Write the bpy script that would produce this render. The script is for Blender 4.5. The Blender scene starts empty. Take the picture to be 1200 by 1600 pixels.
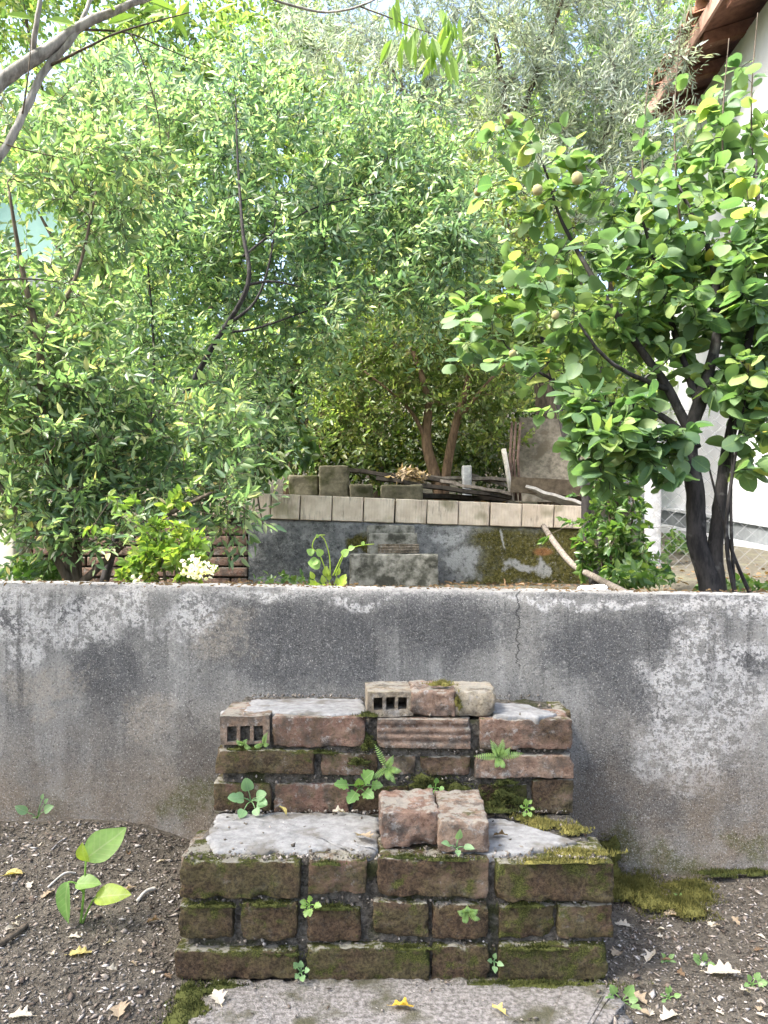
import bpy, bmesh, math, random
import numpy as np
from mathutils import Vector, Matrix, noise as mnoise

# ------------------------------------------------------------------ camera, world, sun, exposure
SC = bpy.context.scene
COL = SC.collection
EYE = 0.82          # eye height above the foot of the steps
F = 1200.0          # focal length in photo pixels (photo 1200 x 1600)
HOR = 860.0         # horizon row in the photo

cam = bpy.data.cameras.new('camera')
cam.sensor_fit = 'VERTICAL'
cam.sensor_height = 36.0
cam.lens = 36.0 * F / 1600.0
cam.shift_y = (HOR - 800.0) / 1600.0
cam.clip_start = 0.05
cam.clip_end = 500
cam_o = bpy.data.objects.new('camera', cam)
COL.objects.link(cam_o)
cam_o.location = (0, 0, EYE)
cam_o.rotation_euler = (math.radians(90), 0, 0)
SC.camera = cam_o

SUN_EL, SUN_AZ = 56.0, -112.0    # a veiled sun, high on the left and a little behind the camera
world = bpy.data.worlds.new('World')
SC.world = world
world.use_nodes = True
wn = world.node_tree.nodes
wl = world.node_tree.links
for n in list(wn): wn.remove(n)
sky = wn.new('ShaderNodeTexSky')
sky.sky_type = 'NISHITA'
sky.sun_disc = False
sky.sun_elevation = math.radians(SUN_EL)
sky.sun_rotation = math.radians(SUN_AZ)
sky.air_density = 1.0
sky.dust_density = 5.0
sky.ozone_density = 1.0
bgn = wn.new('ShaderNodeBackground')
bgn.inputs['Strength'].default_value = 0.15
wo = wn.new('ShaderNodeOutputWorld')
wl.new(sky.outputs[0], bgn.inputs['Color'])
wl.new(bgn.outputs[0], wo.inputs['Surface'])

sun = bpy.data.lights.new('sun', 'SUN')
sun.energy = 3.0
sun.angle = math.radians(12.0)
sun.color = (1.0, 0.97, 0.92)
sun_o = bpy.data.objects.new('sun', sun)
COL.objects.link(sun_o)
_el, _az = math.radians(SUN_EL), math.radians(SUN_AZ)
to_sun = Vector((math.sin(_az) * math.cos(_el), math.cos(_az) * math.cos(_el), math.sin(_el)))
sun_o.rotation_euler = to_sun.to_track_quat('Z', 'Y').to_euler()

SC.view_settings.view_transform = 'Standard'
SC.view_settings.look = 'None'
SC.view_settings.gamma = 1.0
SC.view_settings.use_curve_mapping = False
SC.view_settings.exposure = 2.45
SC.render.engine = 'CYCLES'
SC.cycles.use_denoising = True
SC.cycles.max_bounces = 5
SC.cycles.diffuse_bounces = 3
SC.cycles.glossy_bounces = 2
SC.cycles.transmission_bounces = 4
SC.cycles.transparent_max_bounces = 4
SC.cycles.caustics_reflective = False
SC.cycles.caustics_refractive = False

RNG = np.random.default_rng(11)
random.seed(5)

# ------------------------------------------------------------------ helpers
def P(px, py, d):
    """a photo pixel at depth d (metres) as a point in the place"""
    return Vector(((px - 600.0) / F * d, d, EYE + (HOR - py) / F * d))

def Q(px, py, z):
    """a photo pixel on the level z below the eye"""
    d = (EYE - z) * F / (py - HOR)
    return Vector(((px - 600.0) / F * d, d, z))

def tag(o, label=None, cat=None, group=None, kind=None):
    if label: o['label'] = label
    if cat: o['category'] = cat
    if group: o['group'] = group
    if kind: o['kind'] = kind
    return o

def empty(name, loc, label, cat, group=None):
    o = bpy.data.objects.new(name, None)
    o.empty_display_size = 0.1
    COL.objects.link(o)
    o.location = loc
    return tag(o, label, cat, group)

def adopt(o, parent):
    if parent is not None:
        o.parent = parent
        o.matrix_parent_inverse = Matrix.Translation(parent_world(parent)).inverted()
    return o

def parent_world(p):
    v = Vector(p.location)
    if p.parent is not None:
        v = v + p.matrix_parent_inverse.translation + parent_world(p.parent)
    return v

def make_mesh(name, V, faces, mat, smooth=False):
    """faces: int array (n,3|4), or a list of lists"""
    me = bpy.data.meshes.new(name)
    V = np.asarray(V, dtype=np.float32).reshape(-1, 3)
    if isinstance(faces, np.ndarray):
        k = faces.shape[1]; n = faces.shape[0]
        me.vertices.add(len(V)); me.vertices.foreach_set('co', V.ravel())
        me.loops.add(n * k); me.loops.foreach_set('vertex_index', faces.astype(np.int32).ravel())
        me.polygons.add(n)
        me.polygons.foreach_set('loop_start', np.arange(0, n * k, k, dtype=np.int32))
        me.polygons.foreach_set('loop_total', np.full(n, k, dtype=np.int32))
        me.update(calc_edges=True)
    else:
        me.from_pydata([tuple(map(float, v)) for v in V], [], [list(map(int, f)) for f in faces])
        me.update()
    if smooth:
        me.polygons.foreach_set('use_smooth', np.ones(len(me.polygons), dtype=bool))
    if mat is not None:
        me.materials.append(mat)
    return me

def link(name, me, parent=None, loc=None, rot=None):
    o = bpy.data.objects.new(name, me)
    COL.objects.link(o)
    if loc is not None: o.location = loc
    if rot is not None: o.rotation_euler = rot
    return adopt(o, parent)

def obj(name, V, faces, mat, parent=None, smooth=False, loc=None, rot=None):
    return link(name, make_mesh(name, V, faces, mat, smooth), parent, loc, rot)

class MB:
    """collects shapes into one mesh"""
    def __init__(s): s.V = []; s.Fc = []; s.n = 0
    def add(s, V, faces):
        V = np.asarray(V, float).reshape(-1, 3)
        s.V.append(V)
        s.Fc += [[int(i) + s.n for i in f] for f in faces]
        s.n += len(V)
    def box(s, lo, hi):
        x0, y0, z0 = lo; x1, y1, z1 = hi
        s.add([(x0,y0,z0),(x1,y0,z0),(x1,y1,z0),(x0,y1,z0),(x0,y0,z1),(x1,y0,z1),(x1,y1,z1),(x0,y1,z1)],
              [(0,3,2,1),(4,5,6,7),(0,1,5,4),(1,2,6,5),(2,3,7,6),(3,0,4,7)])
    def hexa(s, pts):
        s.add(pts, [(0,3,2,1),(4,5,6,7),(0,1,5,4),(1,2,6,5),(2,3,7,6),(3,0,4,7)])
    def tube(s, pts, rad, k=6, cap=True):
        V, fc = tube(pts, rad, k, cap)
        s.add(V, fc)
    def build(s, name, mat, parent=None, smooth=False, loc=None, rot=None):
        return obj(name, np.concatenate(s.V), s.Fc, mat, parent, smooth, loc, rot)

def tube(pts, rad, k=6, cap=True):
    pts = [Vector(p) for p in pts]
    n = len(pts)
    if not hasattr(rad, '__len__'): rad = [rad] * n
    V = []; fc = []
    ref = None
    for i, p in enumerate(pts):
        t = (pts[min(i + 1, n - 1)] - pts[max(i - 1, 0)])
        if t.length < 1e-9: t = Vector((0, 0, 1))
        t.normalize()
        if ref is None:
            ref = t.orthogonal().normalized()
        ref = (ref - t * ref.dot(t))
        if ref.length < 1e-6: ref = t.orthogonal()
        ref.normalize()
        b = t.cross(ref)
        for j in range(k):
            a = 2 * math.pi * j / k
            V.append(p + (ref * math.cos(a) + b * math.sin(a)) * rad[i])
    for i in range(n - 1):
        for j in range(k):
            fc.append((i*k + j, i*k + (j+1) % k, (i+1)*k + (j+1) % k, (i+1)*k + j))
    if cap:
        fc.append(tuple(range(k))[::-1]); fc.append(tuple((n-1)*k + j for j in range(k)))
    return V, fc

def smooth_path(ctrl, per=6):
    """Catmull-Rom through (point, radius) controls"""
    pts = [Vector(c[0]) for c in ctrl]; rs = [c[1] for c in ctrl]
    n = len(pts); out = []; ro = []
    for i in range(n - 1):
        p0 = pts[max(i-1, 0)]; p1 = pts[i]; p2 = pts[i+1]; p3 = pts[min(i+2, n-1)]
        for k in range(per):
            t = k / per
            out.append(0.5 * ((2*p1) + (p2-p0)*t + (2*p0 - 5*p1 + 4*p2 - p3)*t*t + (-p0 + 3*p1 - 3*p2 + p3)*t**3))
            ro.append(rs[i] + (rs[i+1] - rs[i]) * t)
    out.append(pts[-1]); ro.append(rs[-1])
    return out, ro

def rounded_box(size, r, cells=(8, 4, 4)):
    """closed box grid with rounded edges, centred; returns V, F"""
    h = [s / 2 for s in size]
    ax = []
    for i in range(3):
        inner = np.linspace(-h[i] + r, h[i] - r, cells[i] + 1)
        ax.append(np.concatenate([[-h[i], -h[i] + r * 0.35], inner, [h[i] - r * 0.35, h[i]]]))
    idx = {}; V = []; Fc = []
    def vid(p):
        key = tuple(round(c, 6) for c in p)
        if key not in idx:
            idx[key] = len(V); V.append(p)
        return idx[key]
    for a in range(3):
        u, v = (a + 1) % 3, (a + 2) % 3
        for sgn in (-1, 1):
            for i in range(len(ax[u]) - 1):
                for j in range(len(ax[v]) - 1):
                    q = []
                    for (di, dj) in ((0,0),(1,0),(1,1),(0,1)):
                        p = [0, 0, 0]; p[a] = sgn * h[a]; p[u] = ax[u][i+di]; p[v] = ax[v][j+dj]
                        q.append(vid(p))
                    Fc.append(q if sgn > 0 else q[::-1])
    V = np.array(V)
    inn = np.array(h) - r
    q = np.clip(V, -inn, inn)
    d = V - q
    L = np.linalg.norm(d, axis=1, keepdims=True); L[L < 1e-9] = 1
    V2 = np.where(np.linalg.norm(V - q, axis=1, keepdims=True) > 1e-9, q + d / L * r, V)
    return V2, Fc

def roughen(V, seed, amp, scale, amp2=0.0, scale2=40.0):
    out = np.array(V, float)
    o = Vector((seed * 7.31, seed * 3.17, seed * 1.93))
    for i, v in enumerate(V):
        p = Vector(v)
        n1 = mnoise.noise_vector(p * scale + o)
        n2 = mnoise.noise_vector(p * scale2 + o * 1.7) if amp2 else Vector((0, 0, 0))
        out[i] = p + n1 * amp + n2 * amp2
    return out

def norm(a):
    return a / np.maximum(np.linalg.norm(a, axis=-1, keepdims=True), 1e-9)

# ------------------------------------------------------------------ node helpers
class NT:
    def __init__(s, name):
        s.m = bpy.data.materials.new(name); s.m.use_nodes = True
        s.t = s.m.node_tree
        for n in list(s.t.nodes): s.t.nodes.remove(n)
        s.out = s.t.nodes.new('ShaderNodeOutputMaterial')
    def n(s, typ): return s.t.nodes.new(typ)
    def set(s, sock, v):
        if isinstance(v, bpy.types.NodeSocket): s.t.links.new(v, sock)
        elif v is not None:
            if sock.type == 'RGBA' and len(v) == 3: v = (*v, 1)
            sock.default_value = v
    def co(s, which='Object'):
        return s.n('ShaderNodeTexCoord').outputs[which]
    def noise(s, vec, scale, detail=4, rough=0.55, dist=0.0):
        n = s.n('ShaderNodeTexNoise'); s.set(n.inputs['Vector'], vec)
        n.inputs['Scale'].default_value = scale; n.inputs['Detail'].default_value = detail
        n.inputs['Roughness'].default_value = rough; n.inputs['Distortion'].default_value = dist
        return n.outputs['Fac']
    def noisec(s, vec, scale, detail=3):
        n = s.n('ShaderNodeTexNoise'); s.set(n.inputs['Vector'], vec)
        n.inputs['Scale'].default_value = scale; n.inputs['Detail'].default_value = detail
        return n.outputs['Color']
    def voro(s, vec, scale, feature='F1'):
        n = s.n('ShaderNodeTexVoronoi'); s.set(n.inputs['Vector'], vec)
        n.inputs['Scale'].default_value = scale; n.feature = feature
        return n.outputs['Distance']
    def ramp(s, fac, stops, interp='LINEAR'):
        n = s.n('ShaderNodeValToRGB'); s.set(n.inputs[0], fac)
        cr = n.color_ramp; cr.interpolation = interp
        while len(cr.elements) < len(stops): cr.elements.new(0.5)
        for e, (p, c) in zip(cr.elements, stops):
            e.position = p
            e.color = (c, c, c, 1) if not hasattr(c, '__len__') else (*c[:3], 1)
        return n.outputs[0]
    def mix(s, fac, a, b, mode='MIX'):
        n = s.n('ShaderNodeMix'); n.data_type = 'RGBA'; n.blend_type = mode
        s.set(n.inputs[0], fac); s.set(n.inputs[6], a); s.set(n.inputs[7], b)
        return n.outputs[2]
    def math(s, op, a, b=None, c=None, clamp=False):
        n = s.n('ShaderNodeMath'); n.operation = op; n.use_clamp = clamp
        s.set(n.inputs[0], a)
        if b is not None: s.set(n.inputs[1], b)
        if c is not None: s.set(n.inputs[2], c)
        return n.outputs[0]
    def vmath(s, op, a, b=None, scale=None):
        n = s.n('ShaderNodeVectorMath'); n.operation = op
        s.set(n.inputs[0], a)
        if b is not None: s.set(n.inputs[1], b)
        if scale is not None: s.set(n.inputs['Scale'], scale)
        return n.outputs['Value'] if op in ('LENGTH', 'DOT_PRODUCT', 'DISTANCE') else n.outputs['Vector']
    def xyz(s, vec):
        n = s.n('ShaderNodeSeparateXYZ'); s.set(n.inputs[0], vec); return n.outputs
    def maprange(s, v, a, b, c=0.0, d=1.0, smooth=True):
        n = s.n('ShaderNodeMapRange'); s.set(n.inputs[0], v)
        n.interpolation_type = 'SMOOTHSTEP' if smooth else 'LINEAR'
        for i, x in zip((1, 2, 3, 4), (a, b, c, d)): n.inputs[i].default_value = x
        return n.outputs[0]
    def attr(s, name):
        n = s.n('ShaderNodeAttribute'); n.attribute_type = 'OBJECT'; n.attribute_name = name
        return n.outputs['Fac']
    def orand(s): return s.n('ShaderNodeObjectInfo').outputs['Random']
    def island(s): return s.n('ShaderNodeNewGeometry').outputs['Random Per Island']
    def normal(s): return s.n('ShaderNodeNewGeometry').outputs['Normal']
    def bump(s, h, strength=0.5, dist=0.01):
        n = s.n('ShaderNodeBump'); s.set(n.inputs['Height'], h)
        n.inputs['Strength'].default_value = strength; n.inputs['Distance'].default_value = dist
        return n.outputs[0]
    def princ(s, col, rough=0.8, bump=None, spec=0.3):
        n = s.n('ShaderNodeBsdfPrincipled')
        s.set(n.inputs['Base Color'], col); s.set(n.inputs['Roughness'], rough)
        n.inputs['Specular IOR Level'].default_value = spec
        if bump is not None: s.set(n.inputs['Normal'], bump)
        return n.outputs[0]
    def fin(s, sh):
        s.t.links.new(sh, s.out.inputs['Surface']); return s.m

def ellipses(t, vec2, items, rag=None, amt=0.9):
    """union of soft ellipses (x, z, rx, rz) in the plane; returns 0..1 with a ragged edge"""
    acc = None
    for (cx, cz, rx, rz) in items:
        d = t.vmath('SUBTRACT', vec2, (cx, 0, cz))
        d = t.vmath('MULTIPLY', d, (1 / rx, 0, 1 / rz))
        v = t.maprange(t.vmath('LENGTH', d), 1.5, 0.2, 0, 1, False)
        acc = v if acc is None else t.math('MAXIMUM', acc, v)
    if rag is not None:
        acc = t.math('ADD', acc, t.math('MULTIPLY', t.math('SUBTRACT', rag, 0.5), amt))
    return t.maprange(acc, 0.25, 0.75)

# ------------------------------------------------------------------ materials
def leaf_material(name, stops, trans=0.50, rough=0.42, spec=0.45, warm=(1.06, 1.12, 0.60)):
    t = NT(name)
    c = t.ramp(t.island(), stops)
    v = t.noise(t.co(), 3.0, 2)
    c = t.mix(t.maprange(v, 0.35, 0.7, 0, 0.45), c, t.mix(1.0, c, (1.35, 1.3, 0.75), 'MULTIPLY'))
    p = t.princ(c, rough, None, spec)
    tr = t.n('ShaderNodeBsdfTranslucent')
    t.set(tr.inputs['Color'], t.mix(1.0, c, (*[x * 1.6 for x in warm],), 'MULTIPLY'))
    mx = t.n('ShaderNodeMixShader'); mx.inputs[0].default_value = trans
    t.t.links.new(p, mx.inputs[1]); t.t.links.new(tr.outputs[0], mx.inputs[2])
    return t.fin(mx.outputs[0])

def simple_noise(name, c1, c2, scale, rough=0.85, bump=0.4, dist=0.004, c3=None, scale3=6, spec=0.25):
    t = NT(name)
    co = t.vmath('ADD', t.co(), t.vmath('SCALE', (7.1, 3.3, 5.7), scale=t.math('MULTIPLY', t.orand(), 9.0)))
    nf = t.noise(co, scale, 6, 0.62)
    c = t.mix(t.maprange(nf, 0.3, 0.7), c1, c2)
    if c3 is not None:
        c = t.mix(t.maprange(t.noise(co, scale3, 4), 0.5, 0.66), c, c3)
    return t.fin(t.princ(c, rough, t.bump(t.noise(co, scale * 2.2, 5), bump, dist), spec))

def bark_material(name, c1, c2, lichen=None):
    t = NT(name)
    co = t.vmath('MULTIPLY', t.co(), (1, 1, 0.25))
    nf = t.noise(co, 60, 6, 0.65)
    c = t.mix(t.maprange(nf, 0.3, 0.68), c1, c2)
    if lichen:
        c = t.mix(t.maprange(t.noise(t.co(), 22, 4), 0.56, 0.66), c, lichen)
    return t.fin(t.princ(c, 0.85, t.bump(nf, 0.7, 0.004), 0.2))

def brick_material(name='weathered_brick'):
    """tone: 0 red-brown .. 1 pale buff; moss: how much of the brick is overgrown (both are the brick's own properties)"""
    t = NT(name)
    off = t.vmath('SCALE', (13.1, 7.7, 5.3), scale=t.math('MULTIPLY', t.orand(), 10.0))
    co = t.vmath('ADD', t.co(), off)
    fine = t.noise(co, 150, 7, 0.78)
    gr = t.noise(co, 420, 3, 0.7)
    mid = t.noise(co, 32, 7, 0.68)
    big = t.noise(co, 9, 4, 0.6)
    red = t.mix(t.maprange(mid, 0.32, 0.68), (0.115, 0.063, 0.046), (0.262, 0.168, 0.127))
    buff = t.mix(t.maprange(mid, 0.32, 0.68), (0.20, 0.165, 0.115), (0.37, 0.325, 0.245))
    c = t.mix(t.attr('tone'), red, buff)
    # soot, lime crust and scaled spots
    c = t.mix(t.maprange(t.noise(co, 18, 7, 0.75), 0.46, 0.62, 0, 0.85), c, (0.088, 0.078, 0.068))
    c = t.mix(t.maprange(t.noise(t.vmath('ADD', co, (3, 1, 9)), 38, 7, 0.8), 0.53, 0.64, 0, 0.8), c, (0.33, 0.31, 0.285))
    c = t.mix(t.maprange(fine, 0.52, 0.66, 0, 0.75), c, t.mix(1.0, c, (0.30, 0.28, 0.26), 'MULTIPLY'))
    c = t.mix(t.maprange(gr, 0.60, 0.72, 0, 0.5), c, t.mix(0.5, c, (0.5, 0.45, 0.4)))
    # algae film and moss
    mo = t.attr('moss')
    film = t.math('ADD', t.math('MULTIPLY', mid, 0.5), t.math('MULTIPLY', big, 0.5))
    film = t.math('ADD', film, t.math('MULTIPLY', t.math('SUBTRACT', mo, 0.5), 0.40))
    filmc = t.mix(t.maprange(fine, 0.38, 0.62), (0.018, 0.017, 0.007), (0.090, 0.076, 0.034))
    filmc = t.mix(t.maprange(big, 0.42, 0.62), filmc, t.mix(t.maprange(fine, 0.38, 0.62), (0.022, 0.014, 0.009), (0.098, 0.064, 0.038)))
    c = t.mix(t.maprange(film, 0.44, 0.62, 0, 0.9), c, filmc)
    up = t.xyz(t.normal())[2]
    green = t.math('ADD', t.math('MULTIPLY', up, 0.10), t.math('ADD', t.math('MULTIPLY', mo, 0.20), t.math('MULTIPLY', t.noise(co, 22, 6, 0.68), 0.75)))
    gm = t.maprange(green, 0.565, 0.66, 0, 0.85)
    gcol = t.mix(t.maprange(gr, 0.40, 0.62), (0.022, 0.029, 0.007), (0.098, 0.105, 0.026))
    c = t.mix(gm, c, gcol)
    # worn pale crust where the top arris is rubbed
    crust = t.math('MULTIPLY', t.maprange(up, 0.25, 0.8), t.maprange(t.noise(co, 26, 6, 0.7), 0.47, 0.56, 0, 0.8))
    c = t.mix(crust, c, t.mix(fine, (0.16, 0.15, 0.12), (0.40, 0.37, 0.32)))
    h = t.math('ADD', t.math('MULTIPLY', fine, 0.7), t.math('MULTIPLY', mid, 1.0))
    return t.fin(t.princ(c, 0.94, t.bump(h, 1.0, 0.009), 0.12))

def concrete_wall_material():
    t = NT('weathered_concrete')
    co = t.co()
    dist = t.vmath('SUBTRACT', t.noisec(co, 5.0, 6), (0.5, 0.5, 0.5))
    co2 = t.vmath('ADD', co, t.vmath('SCALE', dist, scale=0.26))
    rag = t.math('ADD', t.math('MULTIPLY', t.noise(co, 13, 8, 0.75), 0.55), t.math('MULTIPLY', t.noise(co, 90, 5, 0.7), 0.45))
    def W(px, py, rx, ry):
        d = 2.0
        return ((px - 600) / F * d, EYE + (HOR - py) / F * d, rx / F * d, ry / F * d)
    grit = t.noise(co, 190, 5, 0.75)
    grit2 = t.noise(co, 75, 6, 0.7)
    mid = t.noise(co, 14, 6, 0.62)
    big = t.noise(co, 3.2, 4, 0.55)
    streak = t.noise(t.vmath('MULTIPLY', co, (9, 9, 1.1)), 1.4, 5, 0.6)
    c = t.mix(t.maprange(big, 0.32, 0.68), (0.105, 0.106, 0.108), (0.205, 0.202, 0.192))
    c = t.mix(t.maprange(streak, 0.46, 0.64, 0, 0.45), c, (0.31, 0.31, 0.30))
    dark = ellipses(t, co2, [W(*a) for a in [
        (420, 1010, 130, 80), (520, 1000, 70, 90), (700, 980, 110, 60), (100, 945, 36, 20), (940, 1010, 120, 70),
        (980, 1080, 60, 70), (950, 1220, 60, 90), (1020, 975, 50, 34), (160, 1060, 60, 70), (10, 960, 22, 25), (300, 1180, 60, 60), (1010, 1260, 70, 50), (1180, 1030, 40, 30)]], rag, 1.5)
    c = t.mix(t.math('MULTIPLY', dark, 0.82), c, t.mix(grit2, (0.035, 0.036, 0.040), (0.095, 0.097, 0.102)))
    tan = ellipses(t, co2, [W(*a) for a in [(215, 1125, 42, 34), (340, 1005, 60, 45), (60, 1070, 80, 26), (60, 1110, 30, 20), (375, 985, 30, 20)]], rag, 2.4)
    c = t.mix(t.math('MULTIPLY', tan, t.maprange(grit2, 0.4, 0.6, 0.15, 0.55)), c, (0.30, 0.268, 0.225))
    pale = ellipses(t, co2, [W(*a) for a in [
        (40, 935, 90, 26), (110, 985, 85, 40), (190, 965, 60, 26), (20, 1020, 36, 30), (300, 955, 45, 42), (400, 935, 55, 18),
        (1150, 950, 130, 26), (1090, 1010, 50, 40), (1050, 1055, 60, 44), (1150, 1090, 70, 34), (1040, 1140, 52, 60), (1110, 1120, 60, 50),
        (1080, 1200, 60, 60), (560, 925, 60, 10), (900, 935, 150, 9), (1180, 1010, 40, 16), (1020, 1170, 40, 50), (60, 960, 120, 40), (1120, 1060, 90, 70), (1060, 1160, 70, 70)]], rag, 1.8)
    pits = t.math('MULTIPLY', t.maprange(grit2, 0.60, 0.50), t.math('MULTIPLY', t.maprange(t.noise(co, 30, 7, 0.75), 0.58, 0.51), t.maprange(t.noise(t.vmath('ADD', co, (4, 4, 4)), 62, 4, 0.6), 0.62, 0.57)))
    c = t.mix(t.math('MULTIPLY', pale, t.maprange(pits, 0.25, 0.75, 0.05, 0.92)), c, t.mix(grit, (0.32, 0.32, 0.325), (0.52, 0.515, 0.505)))
    drip = t.noise(t.vmath('MULTIPLY', co, (30, 30, 1.6)), 1.0, 6, 0.7)
    dmask = t.math('MULTIPLY', t.maprange(drip, 0.53, 0.66, 0, 0.55), t.maprange(t.math('ADD', t.xyz(co)[2], t.math('MULTIPLY', t.math('SUBTRACT', t.noise(t.vmath('MULTIPLY', co, (6, 6, 0)), 1.0, 4), 0.5), 0.7)), 0.30, 0.58))
    c = t.mix(dmask, c, (0.045, 0.046, 0.048))
    # damp, earthy foot
    z = t.xyz(co2)[2]
    foot = t.maprange(z, 0.50, 0.06, 0, 1)
    c = t.mix(t.math('MULTIPLY', foot, t.maprange(mid, 0.3, 0.62, 0.40, 0.92)), c, (0.150, 0.120, 0.090))
    alg = ellipses(t, co2, [W(*a) for a in [(310, 1235, 50, 40), (960, 1320, 45, 45), (1160, 1300, 30, 30), (270, 1260, 40, 20), (1040, 1340, 60, 25)]], rag, 2.2)
    c = t.mix(t.math('MULTIPLY', alg, t.maprange(grit2, 0.35, 0.6, 0.2, 0.8)), c, (0.070, 0.072, 0.024))
    c = t.mix(t.maprange(t.noise(t.vmath('ADD', co, (9, 1, 3)), 24, 8, 0.8), 0.57, 0.66, 0, 0.6), c, t.mix(1.0, c, (0.42, 0.41, 0.40), 'MULTIPLY'))
    c = t.mix(t.maprange(t.noise(t.vmath('ADD', co, (2, 7, 5)), 17, 8, 0.8), 0.58, 0.68, 0, 0.5), c, (0.34, 0.335, 0.32))
    # light rim along the arris
    rim = t.maprange(t.math('ADD', t.xyz(co)[2], t.math('MULTIPLY', t.math('SUBTRACT', grit2, 0.5), 0.05)), 0.70, 0.722)
    c = t.mix(t.math('MULTIPLY', rim, 0.55), c, (0.40, 0.39, 0.375))
    # grain: pale sand and dark pores
    c = t.mix(t.maprange(t.noise(co, 55, 7, 0.8), 0.53, 0.66, 0, 0.6), c, t.mix(1.0, c, (0.45, 0.45, 0.46), 'MULTIPLY'))
    c = t.mix(t.maprange(t.noise(co, 240, 4, 0.8), 0.53, 0.66, 0, 0.75), c, t.mix(0.6, c, (0.5, 0.5, 0.48)))
    c = t.mix(t.maprange(grit, 0.47, 0.36, 0, 0.8), c, t.mix(1.0, c, (0.32, 0.32, 0.34), 'MULTIPLY'))
    c = t.mix(t.maprange(t.noise(co, 420, 2), 0.66, 0.72, 0, 0.7), c, (0.6, 0.6, 0.58))
    # a crack running down from the top
    xx = t.math('ADD', t.xyz(co)[0], t.math('MULTIPLY', t.math('SUBTRACT', t.noise(t.vmath('MULTIPLY', co, (0, 0, 1)), 18, 5, 0.7), 0.5), 0.10))
    cr = t.math('ABSOLUTE', t.math('SUBTRACT', xx, 0.345))
    crm = t.math('MULTIPLY', t.maprange(cr, 0.0028, 0.0008), t.maprange(t.xyz(co)[2], 0.50, 0.53))
    c = t.mix(t.math('MULTIPLY', crm, 0.85), c, (0.03, 0.03, 0.03))
    c = t.mix(1.0, c, (1.02, 0.995, 0.96), 'MULTIPLY')
    h = t.math('ADD', t.math('MULTIPLY', grit, 0.6), t.math('MULTIPLY', grit2, 0.6))
    return t.fin(t.princ(c, 0.9, t.bump(h, 0.9, 0.008), 0.2))

def back_wall_material():
    """grey render of the wall behind, moss-grown to the right"""
    t = NT('mossy_render')
    co = t.co()
    dist = t.vmath('SUBTRACT', t.noisec(co, 4.0, 5), (0.5, 0.5, 0.5))
    co2 = t.vmath('ADD', co, t.vmath('SCALE', dist, scale=0.45))
    d = 4.65
    def W(px, py, rx, ry): return ((px - 600) / F * d, EYE + (HOR - py) / F * d, rx / F * d, ry / F * d)
    g = t.noise(co, 60, 6, 0.7); m = t.noise(co, 11, 5, 0.6)
    rag = t.math('ADD', t.math('MULTIPLY', t.noise(co, 9, 7, 0.75), 0.6), t.math('MULTIPLY', t.noise(co, 45, 5, 0.7), 0.4))
    c = t.mix(t.maprange(m, 0.3, 0.7), (0.13, 0.134, 0.136), (0.31, 0.312, 0.305))
    dk = ellipses(t, co2, [W(*a) for a in [(420, 880, 60, 30), (470, 850, 90, 25), (520, 890, 50, 20), (700, 905, 60, 14), (480, 895, 90, 15)]], rag, 2.6)
    c = t.mix(t.math('MULTIPLY', dk, t.maprange(g, 0.3, 0.6, 0.25, 0.8)), c, (0.055, 0.06, 0.062))
    ms = ellipses(t, co2, [W(*a) for a in [(835, 880, 125, 60), (790, 850, 60, 28), (880, 850, 80, 45), (780, 900, 80, 20), (720, 908, 80, 10), (930, 870, 60, 60), (563, 845, 12, 18), (900, 900, 60, 30), (830, 870, 120, 70)]], rag, 0.8)
    mc = t.mix(t.maprange(g, 0.35, 0.65), (0.05, 0.047, 0.012), (0.14, 0.125, 0.035))
    c = t.mix(t.math('MULTIPLY', ms, t.maprange(m, 0.2, 0.45, 0.5, 1.0)), c, mc)
    wh = ellipses(t, co2, [W(*a) for a in [(815, 882, 28, 10), (790, 845, 5, 18), (725, 870, 20, 18), (835, 878, 10, 14), (700, 835, 40, 14)]], rag, 2.0)
    c = t.mix(t.math('MULTIPLY', wh, 0.8), c, (0.45, 0.45, 0.44))
    rd = ellipses(t, co, [W(848, 862, 17, 7)])
    c = t.mix(t.math('MULTIPLY', rd, 0.8), c, (0.30, 0.14, 0.06))
    c = t.mix(t.maprange(t.noise(co, 38, 7, 0.8), 0.50, 0.62, 0, 0.75), c, t.mix(1.0, c, (0.28, 0.28, 0.28), 'MULTIPLY'))
    c = t.mix(t.maprange(t.noise(t.vmath('ADD', co, (5, 2, 1)), 60, 6, 0.8), 0.56, 0.66, 0, 0.5), c, (0.42, 0.42, 0.40))
    return t.fin(t.princ(c, 0.9, t.bump(g, 0.9, 0.014), 0.2))

def soil_material(name, c1, c2, c3):
    t = NT(name)
    co = t.co()
    a = t.noise(co, 7, 5); b = t.noise(co, 55, 6, 0.7)
    c = t.mix(t.maprange(b, 0.3, 0.7), c1, c2)
    c = t.mix(t.maprange(a, 0.5, 0.7, 0, 0.6), c, c3)
    c = t.mix(t.maprange(t.noise(co, 170, 4, 0.7), 0.60, 0.70, 0, 0.8), c, (0.27, 0.235, 0.20))
    h = t.math('ADD', b, t.noise(co, 150, 5, 0.7))
    return t.fin(t.princ(c, 0.95, t.bump(h, 1.0, 0.012), 0.15))

def chips_material(name, stops):
    t = NT(name)
    c = t.ramp(t.island(), stops)
    c = t.mix(t.maprange(t.noise(t.co(), 220, 3), 0.4, 0.7, 0, 0.5), c, t.mix(1.0, c, (0.45, 0.42, 0.38), 'MULTIPLY'))
    return t.fin(t.princ(c, 0.9, None, 0.2))

def moss_material(name, c1, c2, c3):
    t = NT(name)
    c = t.mix(t.maprange(t.noise(t.co(), 25, 4), 0.35, 0.65), c1, c2)
    c = t.mix(t.math('MULTIPLY', t.island(), 0.6), c, c3)
    return t.fin(t.princ(c, 0.9, None, 0.15))

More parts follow.
